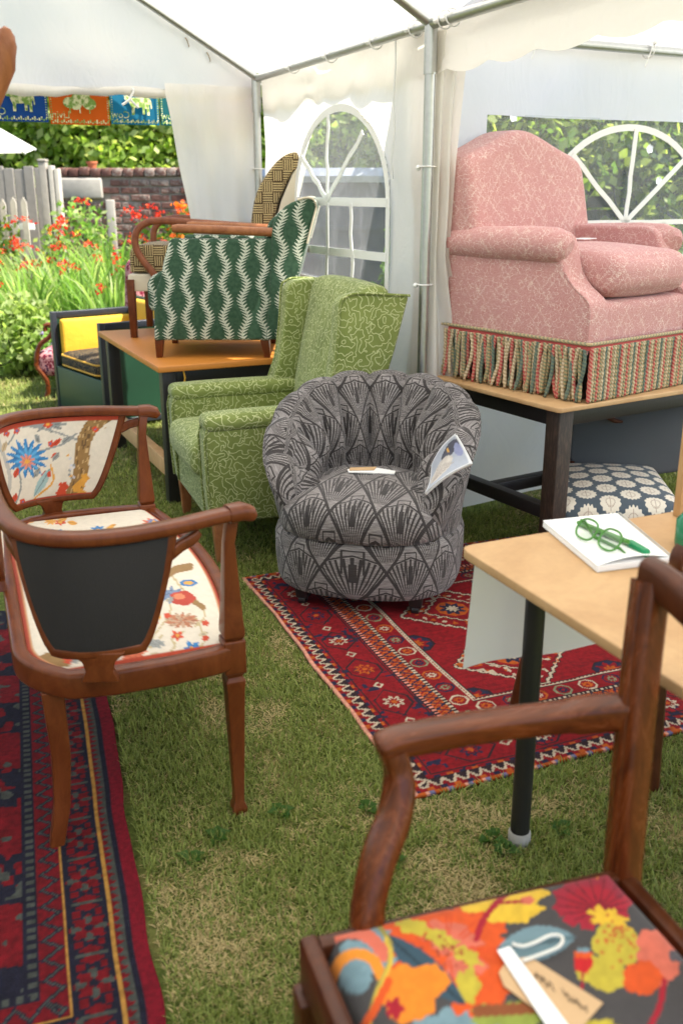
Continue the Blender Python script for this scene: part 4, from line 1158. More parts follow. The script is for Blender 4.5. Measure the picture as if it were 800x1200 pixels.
def settee_print(px, py):
    k = Paint(px, py, CREAM); r = random.Random(4)
    # curved end panel
    k.line(curve([(-20, 545), (10, 520), (25, 500), (60, 505), (90, 515)]), 1.1, GRY).line(curve([(15, 600), (25, 570), (22, 540), (50, 528), (75, 520), (90, 508)]), 1.1, GRY)
    k.line(curve([(5, 600), (12, 560), (0, 520), (-6, 500)]), 2.2, (.4, .38, .34)).line(curve([(30, 600), (40, 585), (62, 565), (60, 545)]), 1.0, OCH)
    tr = curve([(128, 484), (108, 500), (98, 520), (96, 545), (88, 575), (70, 600)]); k.line(tr, 8.5, BRN)
    for i in range(60):
        q = tr[r.randrange(len(tr))]; x, y = q[0] + r.uniform(-7, 7), q[1] + r.uniform(-5, 5); k.line([(x, y), (x + r.uniform(-2, 1), y + 5)], .7, (.5, .33, .15) if i % 2 else (.12, .07, .03))
    for a in range(10):
        t = a * .7; k.leaf(56, 497, 56 + 24 * math.cos(t), 497 + 10 * math.sin(t), 2.3, GRY)
    k.blob(56, 497, 5, 4.5, RST).blob(56, 497, 2.4, 2, OCH)
    k.flower(32, 537, 26, 15, BLU, .2, .5, .95).flower(33, 538, 17, 12, (.08, .28, .5), .5, .5).flower(32, 541, 10, 9, (.55, .2, .14), 0, .5).blob(32, 541, 3, 3, OCH)
    for x, y in ((72, 578), (68, 585), (75, 570), (70, 592), (80, 585), (77, 595)): k.blob(x, y, 6, 5, RST, seed=int(x))
    for x, y in ((90, 572), (96, 578), (88, 585), (96, 566), (100, 560)): k.blob(x, y, 5, 5, OCH, seed=int(x))
    for x, y in ((20, 505), (8, 508), (45, 572), (60, 520), (64, 535), (27, 588), (112, 503)): k.blob(x, y, 3.6, 3.6, RST).blob(x, y, 1.2, 1.2, BLU)
    for x0, y0, x1, y1 in ((46, 520, 42, 508), (62, 522, 72, 514), (72, 520, 82, 512), (62, 540, 70, 530), (40, 560, 47, 548), (50, 565, 53, 552), (3, 530, 8, 517), (17, 560, 22, 548), (15, 590, 20, 578)): k.leaf(x0, y0, x1, y1, 3, r.choice([OCH, GRY, RST, (.45, .34, .2)]))
    for i in range(14): k.blob(r.uniform(80, 92), r.uniform(532, 562), 1.5, 1.5, r.choice([GRY, OCH, (.5, .5, .55)]))
    k.leaf(40, 582, 60, 548, 5, (.3, .42, .42)).blob(58, 556, 2.5, 3.5, RST)
    # seat
    for pts in ([(190, 690), (200, 715), (188, 735), (178, 748)], [(200, 672), (214, 690), (232, 705), (240, 722), (228, 735)], [(195, 770), (205, 757), (202, 748), (215, 740)], [(228, 722), (236, 738), (240, 752), (226, 762)], [(150, 765), (165, 755), (178, 758), (190, 745)]): k.line(curve(pts), 1.1, (.45, .36, .2))
    k.line(curve([(192, 676), (205, 668), (222, 664)]), 4.5, BRN).line([(222, 701), (238, 712)], 3.2, BRN)
    k.blob(221, 683, 10, 4, BLU, rag=.06).blob(221, 683, 6, 2, OCH)
    for a in range(8): k.leaf(200, 697, 200 + 17 * math.cos(a * .8), 697 + 11 * math.sin(a * .8), 2.4, (.16, .22, .34))
    k.blob(214, 701, 15, 8.5, (.42, .05, .03), rag=.05).blob(210, 699, 7, 3.5, (.6, .2, .1), rag=.05)
    for a in range(13): k.leaf(213, 727, 213 + 21 * math.cos(a * .48), 727 + 10 * math.sin(a * .48), 2.6, (.45, .3, .2) if a % 2 else (.42, .17, .09))
    k.flower(208, 745, 9, 5, RST, .3, .5, .8).blob(208, 745, 2.4, 2, OCH).flower(225, 760, 12, 5, BLU, .2, .55, .85).blob(225, 760, 2.4, 2, OCH)
    k.flower(183, 754, 12, 8, GRY, 0, .35, .5).flower(155, 767, 20, 7, (.5, .12, .06), 0, .5, .5).flower(130, 778, 16, 6, (.5, .1, .05), 0, .5, .5)
    for x, y in ((241, 730), (181, 730), (241, 748), (196, 722)): k.blob(x, y, 4, 3.2, RST)
    for x0, y0, x1, y1 in ((232, 745, 244, 741), (196, 705, 204, 700), (175, 768, 186, 765), (240, 762, 250, 758), (205, 775, 216, 770), (188, 718, 184, 727)): k.leaf(x0, y0, x1, y1, 2.6, r.choice([OCH, GRY, (.5, .42, .28)]))
    for i in range(26):
        x, y = r.uniform(-60, 190), r.uniform(602, 664); c = r.choice([RST, BLU, OCH, GRY, (.5, .12, .06)])
        k.flower(x, y, r.uniform(7, 13), r.choice([5, 6, 8]), c, r.random(), .5, .5).blob(x, y, 2.4, 1.6, OCH).leaf(x + 8, y, x + 20, y - r.uniform(-5, 7), 2.5, r.choice([GRY, OCH]))
    k.blob(70, 772, 22, 9, BRN, rag=.1).blob(80, 774, 5, 4, RST).blob(88, 775, 4, 3, GRY)
    return k
# ================================================================== SETTEE
ST_W = math.atan2(.932, -.363)
st = thing('settee', 'mahogany tub settee with floral cream upholstery and black outer panels', 'settee', (-.455, 2.375, 0), ST_W)
st.scale = (1, .9, 1)
mst = Matrix.Translation((-.455, 2.375, 0)) @ Matrix.Rotation(ST_W, 4, 'Z') @ Matrix.Diagonal((1, .9, 1, 1))
def to_world(mat_, P):
    A = np.array(mat_); return P @ A[:3, :3].T + A[:3, 3]
half = [(0, .475), (.2, .473), (.38, .458), (.5, .425), (.572, .345), (.592, .23), (.575, .11), (.545, .02), (.525, -.05)]
railpath = curve([(-x, y) for x, y in reversed(half)][:-1] + half, 120)
rl = np.array(railpath); sl_ = np.concatenate([[0], np.cumsum(np.hypot(*np.diff(rl, axis=0).T))]); SLEN = sl_[-1]
def rail_at(s_): return np.interp(s_, sl_, rl[:, 0]), np.interp(s_, sl_, rl[:, 1])
ARMZ = .742
m = MB()
prof = rrect(.042, .027, .009)
m.sweep([(x, y, ARMZ + (.006 * math.sin(i / 119 * PI))) for i, (x, y) in enumerate(railpath)], prof)
top = m.build('arm_rail', M['mahogany'], st, sharp=50)
for sg in (-1, 1):   # rounded hand grips at the rail ends
    m = MB(); m.sweep([(sg * .528, -.03, ARMZ), (sg * .523, -.065, ARMZ + .001), (sg * .52, -.085, ARMZ - .006), (sg * .519, -.094, ARMZ - .016)], rrect(.05, .036, .014), scale=[1, 1.02, .95, .6]); m.build('hand_grip', M['mahogany'], top)
def zlow(f):  # lower edge of a shield panel, f 0..1 along its length
    return .555 - .055 * math.sin(min(1, max(0, f)) * PI) ** .5
def panel(s0, s1, zlo=.503):
    NS, NZ = 90, 70
    fs = np.linspace(0, 1, NS)
    def surf(off):
        u, v = np.meshgrid(fs, np.linspace(0, 1, NZ), indexing='ij'); u = u.ravel(); v = v.ravel()
        taper = .53 + .47 * v ** .75
        uu = .5 + (u - .5) * taper
        x, y = rail_at(s0 + (s1 - s0) * uu)
        xa, ya = rail_at(s0 + (s1 - s0) * uu + .01); tx, ty = xa - x, ya - y; ln = np.hypot(tx, ty); nx, ny = -ty / ln, tx / ln
        bul = .012 * np.sin(u * PI) ** .5 * np.sin(v * PI) ** .5
        zb = zlo; z = zb + (ARMZ - .012 - zb) * v
        sgn = np.sign(off)
        cxn = nx * 0
        # outward = away from settee centre
        out = np.sign(x * nx + (y - .15) * ny)
        k = (off + sgn * bul) * out
        return np.stack([x + nx * k, y + ny * k, z], 1), u, v
    P, u, v = surf(-.008)
    px, py = topix(to_world(mst, P)); pt = settee_print(px, py)
    e = np.minimum(np.minimum(u, 1 - u) * (s1 - s0), np.minimum(v, 1 - v) * .2)
    pt.c[e < .011] = (.34, .045, .02)
    F = grid_faces(NS, NZ)
    inner = link_mesh('inner_upholstery', np_mesh('inner_upholstery', P, F, True, pt.c), M['print'], st)
    inner['label'] = 'cream floral printed inner panel with rust red braid'
    P2, _, _ = surf(.008)
    outer = link_mesh('outer_lining', np_mesh('outer_lining', P2, F, True), M['blackcloth'], st); outer['label'] = 'plain black cloth outer panel'
    # wooden frame round the shield
    def bp(uq, vq):
        taper = .53 + .47 * vq ** .75; x, y = rail_at(s0 + (s1 - s0) * (.5 + (uq - .5) * taper)); return (x, y, zlo + (ARMZ - .012 - zlo) * vq)
    path = [bp(0, t) for t in np.linspace(1.02, 0, 14)] + [bp(t, 0) for t in np.linspace(0, 1, 16)][1:-1] + [bp(1, t) for t in np.linspace(0, 1.02, 14)]
    ups = []
    m = MB(); cx_, cy_ = rail_at((s0 + s1) / 2)
    # radial outward as 'up' keeps the band flat to the panel
    for p in path: q = Vector((p[0], p[1] - .12, 0)); ups.append(q.normalized())
    m.sweep([(p[0], p[1], p[2]) for p in path], rrect(.023, .024, .006), up=ups); fr = m.build('panel_frame', M['mahogany'], st, sharp=50)
    x, y = cx_, cy_; a = math.atan2(y - .12, x)
    m = MB(); m.prism([(-.06, .505), (.06, .505), (.036, .485), (.03, .465), (.042, .44), (-.042, .44), (-.03, .465), (-.036, .485)], 'y', -.012, .012); q = m.build('splat_foot', M['mahogany'], st, bevel=.003); q.location = (x, y, zlo - .503); q.rotation_euler = (0, 0, a - PI / 2)
    # scalloped brackets where the frame meets the arm rail
    for uq, sg in ((0, -1), (1, 1)):
        sB = s0 if uq == 0 else s1; pts = []
        for i, (ds, dz) in enumerate(((-.01, -.055), (.02, -.04), (.045, -.034), (.058, -.03), (.07, -.022))): pts.append((*rail_at(min(SLEN, max(0, sB + sg * ds))), ARMZ + dz))
        m = MB(); m.sweep(pts, rrect(.02, .026, .006), scale=[1, 1, 1, .9, .7]); m.build('bracket', M['mahogany'], st)
panel(.17, .535); panel(SLEN - .60, SLEN - .075, .475); panel(SLEN / 2 - .16, SLEN / 2 + .16)
# seat
def seat_front(x): return -.035 - .075 * (1 - (x / .53) ** 2)
def seat_back(x): return .455 - .10 * np.clip((np.abs(x) - .36) / .17, 0, 1) ** 2.2
outl = [(x, float(seat_front(x))) for x in np.linspace(-.52, .52, 30)] + [(.535, .02), (.545, .12), (.545, .25)] + [(x, float(seat_back(np.array(x)))) for x in np.linspace(.53, -.53, 40)] + [(-.545, .25), (-.545, .12), (-.535, .02)]
m = MB(); m.sweep([(x, y, .412) for x, y in outl], rrect(.036, .058, .008), loop=True); m.build('seat_rail', M['mahogany'], st, sharp=50)
NX, NY = 210, 110
x, t = np.meshgrid(np.linspace(-.515, .515, NX), np.linspace(0, 1, NY), indexing='ij'); x = x.ravel(); t = t.ravel()
yf = seat_front(x) + .014; yb_ = seat_back(x) - .016; y = yf + (yb_ - yf) * t
e = np.minimum(np.minimum(t, 1 - t) * .45, .515 - np.abs(x))
z = .43 + .016 * (1 - np.exp(-e / .03)) + .006 * np.sin(t * PI) * np.cos(x / .515 * PI / 2)
P = np.stack([x, y, z], 1); px, py = topix(to_world(mst, P)); pt = settee_print(px, py)
pt.c[(e < .012)] = (.36, .05, .022); pt.c[(e < .004)] = (.25, .03, .015); pt.c[(e > .012) & (e < .0145)] = (.5, .25, .12)
link_mesh('seat_pad', np_mesh('seat_pad', P, grid_faces(NX, NY), True, pt.c), M['print'], st)
for sg in (-1, 1):
    x0 = sg * .515
    MB().box(x0 - .027, x0 + .027, -.06, -.006, .372, .452).build('corner_block', M['mahogany'], st, bevel=.004)
    def sq(w, z, yo=0., xo=0.): return [(x0 + xo + a * w, -.033 + yo + b * w, z) for a, b in ((-1, -1), (1, -1), (1, 1), (-1, 1))]
    m = MB(); m.rings([sq(.021, .452), sq(.026, .462), sq(.026, .475), sq(.0235, .5), sq(.013, .675), sq(.014, .732, -.01, sg * .004)]); m.build('arm_post', M['mahogany'], st, bevel=.003, sharp=25)
    m = MB(); m.rings([sq(.017, .0), sq(.0185, .012), sq(.0185, .02), sq(.0125, .035), sq(.022, .33), sq(.0245, .352), sq(.018, .362), sq(.024, .372)]); m.build('leg', M['mahogany'], st, bevel=.002, sharp=25)
    m = MB(); xb = sg * .43
    m.rings([[(xb + sg * dx + a * w, yy + b * w, zz) for a, b in ((-1, -1), (1, -1), (1, 1), (-1, 1))] for dx, yy, w, zz in ((.065, .425, .017, 0), (.05, .40, .019, .1), (.04, .39, .022, .22), (.045, .395, .026, .385))]); m.build('leg', M['mahogany'], st, bevel=.004, sharp=30)

# ================================================================== TUB CHAIR
TB = (.105, 3.25); TBA = R(-13)
tb = thing('tub_chair', 'grey and black art deco patterned tub chair with fluted back', 'armchair', (TB[0], TB[1], 0), TBA)
def hgt(ph):   # rim height by angle from the back
    a = np.abs(np.degrees(ph)); return np.interp(a, [0, 30, 55, 75, 95, 115, 128, 140], [.725, .72, .695, .65, .578, .50, .44, .39])
NF = 11; PH = R(134)
def shell():
    ph = np.linspace(-PH, PH, 12 * NF + 1); V = []; UVs = []
    for a in ph:
        c_, s_ = math.sin(a), math.cos(a)    # x across, y to the back
        h = float(hgt(a)); f = abs(math.sin((a + PH) / (2 * PH) * NF * PI)) ** .55
        h += .02 * f
        bx, by = .30 * c_, .285 * s_ - (.02 if s_ < 0 else 0)
        n = Vector((c_, s_ * .95, 0)).normalized()
        flare = .04 + .015 * max(0, s_)
        th = .105
        prof = []
        for z, o in ((.07, -.014), (.095, .0), (.18, .012), (.3, .022), (h * .6, .03), (h * .8, .03 + flare * .55), (h - .06, .03 + flare * .9), (h - .025, .03 + flare)):
            prof.append((o, z))
        R0 = .03 + flare
        for k in range(1, 8):
            b = k / 8 * PI; rr_ = .045 + .01 * f
            prof.append((R0 - rr_ + rr_ * math.cos(b), h - .025 + .03 * math.sin(b)))
        il = -.055 - .035 * f
        for k, t in enumerate(np.linspace(0, 1, 14)):
            z = (h - .03) * (1 - t) + .33 * t
            o = (R0 - .09) * (1 - t) + (-.085) * t + .066 * f * math.sin(min(1, t * 1.3 + .15) * PI * .8) * -1.0
            o += -.018 * math.sin(t * PI)
            prof.append((o, z))
        L_ = 0; prev = None; uu = a * .345 
        kk_ = max(0., (abs(a) - (PH - R(13))) / R(13)); kk_ = math.sqrt(max(0, 1 - kk_ * kk_)) * .96 + .04
        zt_ = prof[11][1]; prof = [(-.005 + (o - (-.005)) * (.15 + .85 * kk_), z if z < .3 else .3 + (z - .3) * (.72 + .28 * kk_)) for o, z in prof]
        for o, z in prof:
            if prev: L_ += math.hypot(o - prev[0], z - prev[1])
            prev = (o, z); V.append((bx + n.x * o, by + n.y * o, z)); UVs.append((uu, L_))
    npf = len(prof)
    UVs = np.array(UVs)
    # flute aligned fans inside: u so that one motif = one flute
    UVs[:, 0] = UVs[:, 0] / (2 * PH * .345 / NF) * .097
    F = grid_faces(len(ph), npf)
    # fan apex sits at the seat: flip v on the inside
    tot = UVs[:, 1].reshape(len(ph), npf)[:, -1:]
    vv = UVs[:, 1].reshape(len(ph), npf); ins = np.arange(npf) > 12
    vv = np.where(ins[None, :], (tot - vv) + .01, vv); UVs[:, 1] = vv.ravel()
    UVs[:, 0] += .097 * .5
    return np.array(V), F, UVs, npf, len(ph)
V_, F_, U_, npf, nph = shell()
me = np_mesh('shell', V_, F_, True, None, U_)
bm = bmesh.new(); bm.from_mesh(me); bm.verts.ensure_lookup_table()
for i0 in (0, (nph - 1) * npf):
    try: bm.faces.new([bm.verts[i0 + k] for k in range(npf)])
    except Exception: pass
bmesh.ops.recalc_face_normals(bm, faces=bm.faces); bm.to_mesh(me); bm.free()
link_mesh('fluted_back', me, M['deco'], tb)
# rounded arm fronts
def superell(a, rx, ry, e=2.5): 
    c_, s_ = math.cos(a), math.sin(a); return (rx * math.copysign(abs(c_) ** (2 / e), c_), ry * math.copysign(abs(s_) ** (2 / e), s_))
def round_body(name, rx, ry, yo, prof, mat, e=2.4, vs=0., us=0.):
    NA = 72; V = []; UV_ = []
    L_ = 0; prev = None
    for k, (sc, z) in enumerate(prof):
        if prev: L_ += math.hypot((sc - prev[0]) * .33, z - prev[1])
        prev = (sc, z)
        for i in range(NA + 1):
            a = 2 * PI * i / NA + PI / 2
            q = superell(a, rx, ry, e); V.append((q[0] * sc, yo + q[1] * sc, z)); UV_.append(((a - 1.5 * PI) * .33 * .58 + us, (z - .06) / .245 * .24 + .006))
    n = NA + 1; F = grid_faces(len(prof), n)
    return link_mesh(name, np_mesh(name, V, F, True, None, UV_), mat, tb)
round_body('base', .325, .295, -.005, [(.0, .07), (.9, .067), (.97, .076), (1.0, .1), (1.02, .17), (1.02, .245), (1.0, .265), (.96, .28), (.8, .285), (0, .285)], M['deco'], 2.6, -.30, .0485)
def cushion_uv(name, rx, ry, yo, z0, z1, dome, e, mat, parent):
    NA, NR = 72, 16; V = []; UV_ = []
    prof = [(t, z1 + dome * (1 - t * t) - .0) for t in np.linspace(0, .88, 9)] + [(.95, z1 - .008), (.99, z1 - .025), (1.005, (z0 + z1) / 2), (.99, z0 + .022), (.95, z0 + .006), (.8, z0), (0, z0)]
    for k, (t, z) in enumerate(prof):
        for i in range(NA + 1):
            a = 2 * PI * i / NA - PI / 2; q = superell(a, rx, ry, e); x, y = q[0] * t, q[1] * t
            V.append((x, yo + y, z + .004 * math.sin(x * 40) * (1 if k < 10 else 0)))
            UV_.append((x * .62 + .0485, (y + (z - z1) * (1.0 if k >= 9 else 0)) * .72 + .33))
    return link_mesh(name, np_mesh(name, V, grid_faces(len(prof), NA + 1), True, None, UV_), mat, parent)
cushion_uv('seat_cushion', .308, .29, -.03, .272, .395, .042, 2.7, M['deco'], tb)
for sx in (-1, 1):
    for yy, xx in ((-.2, .2), (.18, .19)):
        m = MB(); m.rings([[(sx * xx + a * w, yy + b * w, z) for a, b in ((-1, -1), (1, -1), (1, 1), (-1, 1))] for z, w in ((.03, .02), (.09, .026))])
        lg = m.build('leg', M['blackwood'], tb, bevel=.003)
        m = MB(); m.tube([(sx * xx - .012, yy, .022), (sx * xx + .012, yy, .022)], .022, 12, up=(0, 0, 1)); m.build('castor', M['blackwood'], lg)
# piping round the rim's outer edge
rim = V_.reshape(nph, npf, 3)[:, 7]
m = MB(); m.tube([tuple(p) for p in rim[::3]], .006, 6); m.build('piping', M['deco'], tb)

# magazine in the corner of the seat, kraft card
mg = thing('magazine', 'open brochure with a shell picture leaning in the tub chair', 'magazine', (0, 0, 0))
A_, B_, C_, D_ = PY(497, 578, 2.97), PY(552, 542, 2.94), PY(533, 508, 3.0), PY(505, 545, 3.06)
NU, NV = 40, 40
u, v = np.meshgrid(np.linspace(0, 1, NU), np.linspace(0, 1, NV), indexing='ij'); u = u.ravel(); v = v.ravel()
Av, Bv, Cv, Dv = [np.array(q) for q in (A_, B_, C_, D_)]
P = (Av * (1 - u)[:, None] + Bv * u[:, None]) * (1 - v)[:, None] + (Dv * (1 - u)[:, None] + Cv * u[:, None]) * v[:, None]
nrm = np.cross(Bv - Av, Dv - Av); nrm /= np.linalg.norm(nrm)
if nrm @ (np.array([0, 0, CAM_H]) - Av) < 0: nrm = -nrm
P += nrm * (.012 * np.sin(u * PI) - .01 * np.sin(v * PI))[:, None]
k = Paint(u * 100, v * 100, (.42, .45, .52)); k.blob(70, 75, 30, 14, (.1, .1, .13), .3, rag=.02); k.blob(88, 60, 9, 20, (.3, .32, .5), rag=.02); k.blob(38, 42, 34, 24, (.6, .55, .5), .5, rag=.03)
for i in range(9): k.line([(12, 20), (30 + i * 5, 66 - i * 4)], .9, (.42, .36, .33))
k.blob(66, 78, 3, 6, (.7, .4, .1)); edge = np.minimum(np.minimum(u, 1 - u), np.minimum(v, 1 - v)); k.c[(edge < .035)] = (.7, .7, .72)
o = link_mesh('cover', np_mesh('cover', P, grid_faces(NU, NV), True, k.c), M['print'], mg)
o = link_mesh('pages', np_mesh('pages', P - nrm * .007, grid_faces(NU, NV), True), M['paper'], mg); md = o.modifiers.new('s', 'SOLIDIFY'); md.thickness = .008; md.offset = 0 if nrm[1] > 0 else 0
M['mag'] = M['paper']
def flat_card(name, label, cat, pts, thick, mat):
    m = MB(); n = len(pts); m.rings([[tuple(p) for p in pts], [(p[0], p[1], p[2] + thick) for p in pts]]); o = m.build(name, mat)
    return tag(o, label, cat)
z_ = .438
flat_card('price_card', 'small white and brown card lying on the tub chair seat', 'card', [PZ(407, 551, z_), PZ(440, 549, z_), PZ(463, 553, z_), PZ(462, 556, z_), PZ(408, 554, z_)], .004, M['paper'])
flat_card('kraft_card', 'narrow brown card lying on a white card on the tub chair', 'card', [PZ(410, 548.5, z_ + .005), PZ(441, 547.5, z_ + .005), PZ(438, 551, z_ + .005), PZ(409, 551.5, z_ + .005)], .002, M['kraft'])
# ================================================================== GREEN WING CHAIR   local: +y front, +x far side
WF = Vector((-.937, -.35, 0)); WA = math.atan2(WF.y, WF.x) - PI / 2
wc = thing('wing_chair', 'olive green squiggle patterned wing armchair with high back', 'armchair', (-.619, 3.79, 0), WA)
V4 = M['vermi']
MB().rbox((0, -.33, .245), (.335, .33, .085), .02).build('seat_base', V4, wc)
def lean(p):   # raked back
    k = max(0, p[2] - .42); return (p[0], p[1] - k * .2, p[2])
for sg in (-1, 1):
    x0, x1 = (sg * .365, sg * .255)
    xa, xb = min(x0, x1), max(x0, x1)
    prof_ = [(-.66, .17), (.0, .17), (.01, .3), (.015, .52), (-.02, .575), (-.3, .565), (-.66, .57)]
    m = MB(); m.prism(prof_, 'x', xa, xb); ar = m.build('arm', V4, wc, bevel=.016, seg=3)
    for xx in (xa + .004, xb - .004):
        m = MB(); m.tube([(xx, .004, .18), (xx, .012, .3), (xx, .017, .5), (xx, .005, .545)], .005, 6); m.build('piping', V4, ar)
    m = MB(); m.rbox(((xa + xb) / 2, -.27, .562), (.066, .285, .032), .03, (0, 0, .006)); m.build('arm_pad', V4, wc)
    xw0, xw1 = (sg * .372, sg * .285); xa, xb = min(xw0, xw1), max(xw0, xw1)
    wing = [(-.43, .55), (-.48, .68), (-.505, .85), (-.515, .98), (-.54, 1.01), (-.6, 1.02), (-.80, 1.005), (-.745, .8), (-.665, .55)]
    m = MB(); m.prism(wing, 'x', xa, xb); wg = m.build('wing', V4, wc, bevel=.014, seg=3)
    m = MB(); m.tube([(sg * .372, y, z) for y, z in curve(wing[:7], 40)], .0055, 6); m.build('piping', V4, wg)
m = MB(); m.rbox((0, -.575, .7), (.305, .065, .335), .045, (0, .03, .01), 8, lambda p: lean(p)); m.build('back_cushion', V4, wc)
m = MB(); m.prism([(-.64, .17), (-.55, .17), (-.55, .55), (-.66, 1.02), (-.75, 1.02), (-.655, .55)], 'x', -.28, .28); m.build('back', V4, wc, bevel=.015)
m = MB(); m.rbox((0, -.255, .395), (.25, .295, .07), .045, (0, .01, .02), 8); m.build('seat_cushion', V4, wc)
for sx in (-1, 1):
    for yy, dy in ((-.035, .0), (-.62, -.05)):
        m = MB(); m.rings([[(sx * .325 + a * w, yy + d_ + b * w, z) for a, b in ((-1, -1), (1, -1), (1, 1), (-1, 1))] for z, w, d_ in ((0, .017, dy), (.175, .027, 0))]); m.build('leg', M['beech'], wc, bevel=.003)

# ================================================================== PINK ARMCHAIR and its table
TZ = .68
tk_ = PZ(655, 479, TZ); tl_ = PZ(495, 438, TZ); ty = (tl_ - tk_).normalized(); tx = Vector((ty.y, -ty.x, 0))
pt_ = thing('display_table', 'dark framed table with tan hardboard top carrying the pink armchair', 'table', (tk_.x, tk_.y, 0), math.atan2(tx.y, tx.x))
TW, TD = 1.25, .86
m = MB(); m.prism([(0.012, 0), (TW, 0), (TW, TD), (0, TD), (0, .012)], 'z', TZ - .018, TZ); m.build('table_top', M['mdf'], pt_, bevel=.004)
for x in (.075, TW - .075):
    for y in (.07, TD - .07): MB().box(x - .034, x + .034, y - .034, y + .034, 0, TZ - .02).build('leg', M['darkleg'], pt_, bevel=.004)
for x in (.075, TW - .075): MB().box(x - .018, x + .018, .105, TD - .105, TZ - .085, TZ - .021).build('apron', M['blackwood'], pt_, bevel=.003)
for y in (.07, TD - .07): MB().box(.11, TW - .11, y - .018, y + .018, TZ - .082, TZ - .0215).build('apron', M['blackwood'], pt_, bevel=.003)
for x in (.075, TW - .075): MB().box(x - .022, x + .022, .105, TD - .105, .245, .295).build('stretcher', M['blackwood'], pt_, bevel=.003)
MB().box(.098, TW - .098, TD / 2 - .022, TD / 2 + .022, .246, .294).build('stretcher', M['blackwood'], pt_, bevel=.003)

PF = Vector((.62, -.785, 0)); PXd = Vector((-.785, -.62, 0))
po = Vector((.838, 3.276, 0)) - PXd * .348 - PF * .35
pc = thing('pink_armchair', 'dusty pink armchair with humped back and rope fringe on the table', 'armchair', (po.x, po.y, TZ), math.atan2(PF.y, PF.x) - PI / 2)
DM = M['damask']
pc.scale = (.94, 1, 1)
MB().rbox((0, 0, .255), (.345, .335, .085), .03).build('seat_base', DM, pc)
for sg in (1, -1):
    xa, xb = sorted((sg * .365, sg * .25))
    prof_ = curve([(-.33, .17), (-.345, .35), (-.34, .55)], 6) + curve([(-.3, .575), (0, .575), (.13, .575), (.185, .55), (.205, .5), (.225, .44), (.27, .39), (.325, .355), (.345, .32), (.345, .25), (.345, .17)], 26)
    m = MB(); m.prism(prof_, 'x', xa, xb); ar = m.build('arm', DM, pc, bevel=.014, seg=3)
    m = MB(); m.tube([(sg * .362, y, z) for y, z in prof_[16:]], .0045, 6); m.build('piping', DM, ar)
    m = MB(); m.sweep([(sg * .33, -.33, .515), (sg * .335, -.15, .52), (sg * .338, .05, .525), (sg * .338, .155, .523), (sg * .335, .2, .515), (sg * .33, .215, .51)], [(.068 * math.cos(t), .06 * math.sin(t)) for t in np.linspace(0, 2 * PI, 20, endpoint=False)], scale=[.9, 1, 1.03, 1.03, .9, .55]); m.build('arm_roll', DM, pc)
NXb = 26
def backtop(x): 
    t = abs(x) / .365; return .795 + .075 * (math.cos(min(1, t / .85) * PI) * .5 + .5) + .06 * (1 - t ** 8)
poly = [(-.36, .17)] + [(-.365, .5), (-.365, .72)] + [(x, backtop(x)) for x in np.linspace(-.362, .362, NXb)] + [(.365, .72), (.365, .5), (.36, .17)]
m = MB(); m.prism(poly, 'y', -.34, -.15); bk = m.mesh('back', bevel=.05, seg=6, sharp=60)
for v in bk.vertices:
    k = max(0, v.co.z - .35); v.co.y -= k * .24
bk.update(); link_mesh('back', bk, DM, pc)
m = MB(); m.rbox((0, .075, .425), (.243, .275, .072), .055, (0, .015, .028), 8); m.build('seat_cushion', DM, pc)
for sx in (-1, 1):
    for yy in (-.28, .28):
        MB().box(sx * .29 - .022, sx * .29 + .022, yy - .022, yy + .022, 0, .18).build('foot', M['darkleg'], pc)
per = [(-.352, -.342), (.352, -.342), (.352, .342), (-.352, .342)]
def band(z0, z1, o, mat, name, parent):
    q = [(x + math.copysign(o, x), y + math.copysign(o, y)) for x, y in per]
    m = MB(); m.sweep([(x, y, (z0 + z1) / 2) for x, y in [(q[i][0] * (1 - f) + q[(i + 1) % 4][0] * f, q[i][1] * (1 - f) + q[(i + 1) % 4][1] * f) for i in range(4) for f in np.linspace(.01, .99, 10)]], [(-.003, -(z1 - z0) / 2), (.003, -(z1 - z0) / 2), (.003, (z1 - z0) / 2), (-.003, (z1 - z0) / 2)], loop=True)
    return m.build(name, mat, parent)
bd = band(.185, .203, .016, M['redbraid'], 'braid', pc)
def cordmat(nm, c1, c2):
    g = G(nm); x, y, z = g.sep(g.tc('Object')); n = g.noise(g.tc('Object'), 500, 2)
    s_ = ((z * 75.0 + g.m('ARCTAN2', y, x) * .32).fr() < .5)
    return g.pbr(g.mulc(g.mix(s_, c1, c2), g.gray(n * .5 + .75)), .9, spec=.2)
CM = [cordmat('tan_green_cord', (.46, .33, .18), (.2, .22, .13)), cordmat('red_cord', (.45, .07, .07), (.55, .25, .18)), cordmat('cream_cord', (.62, .5, .34), (.4, .3, .18)), cordmat('grey_green_cord', (.17, .2, .14), (.1, .14, .12))]
def cord_mesh(bend, mi, L_=.19, r=.0072):
    rs = []; N = 20
    for i in range(N):
        f = i / (N - 1); z = -f * L_; tw = z * 110
        bx = bend[0] * math.sin(f * PI * bend[2]); by = bend[1] * f * f
        k = 1 if f < .92 else 1.0 - (f - .92) * 4
        ring_ = []
        for j in range(8):
            a = 2 * PI * j / 8; rad = r * (1 + .22 * math.cos(2 * (a - tw))) * k
            ring_.append((bx + rad * math.cos(a), by + rad * math.sin(a), z))
        rs.append(ring_)
    me = MB().rings(rs).mesh('fringe_cord', uv=False, sharp=0); me.materials.append(CM[mi]); return me
rc = random.Random(8)
straight = [cord_mesh((rc.uniform(-.002, .002), rc.uniform(.002, .006), 1), i) for i in range(4)]
wavy = [[cord_mesh((rc.uniform(-.016, .016), rc.uniform(.0, .02), rc.choice([1, 1.7, 1.3])), i) for k in range(4)] for i in range(4)]
seq = [2, 0, 1, 0, 2, 3, 2, 1, 0, 2, 0, 3, 1]
cnt = 0
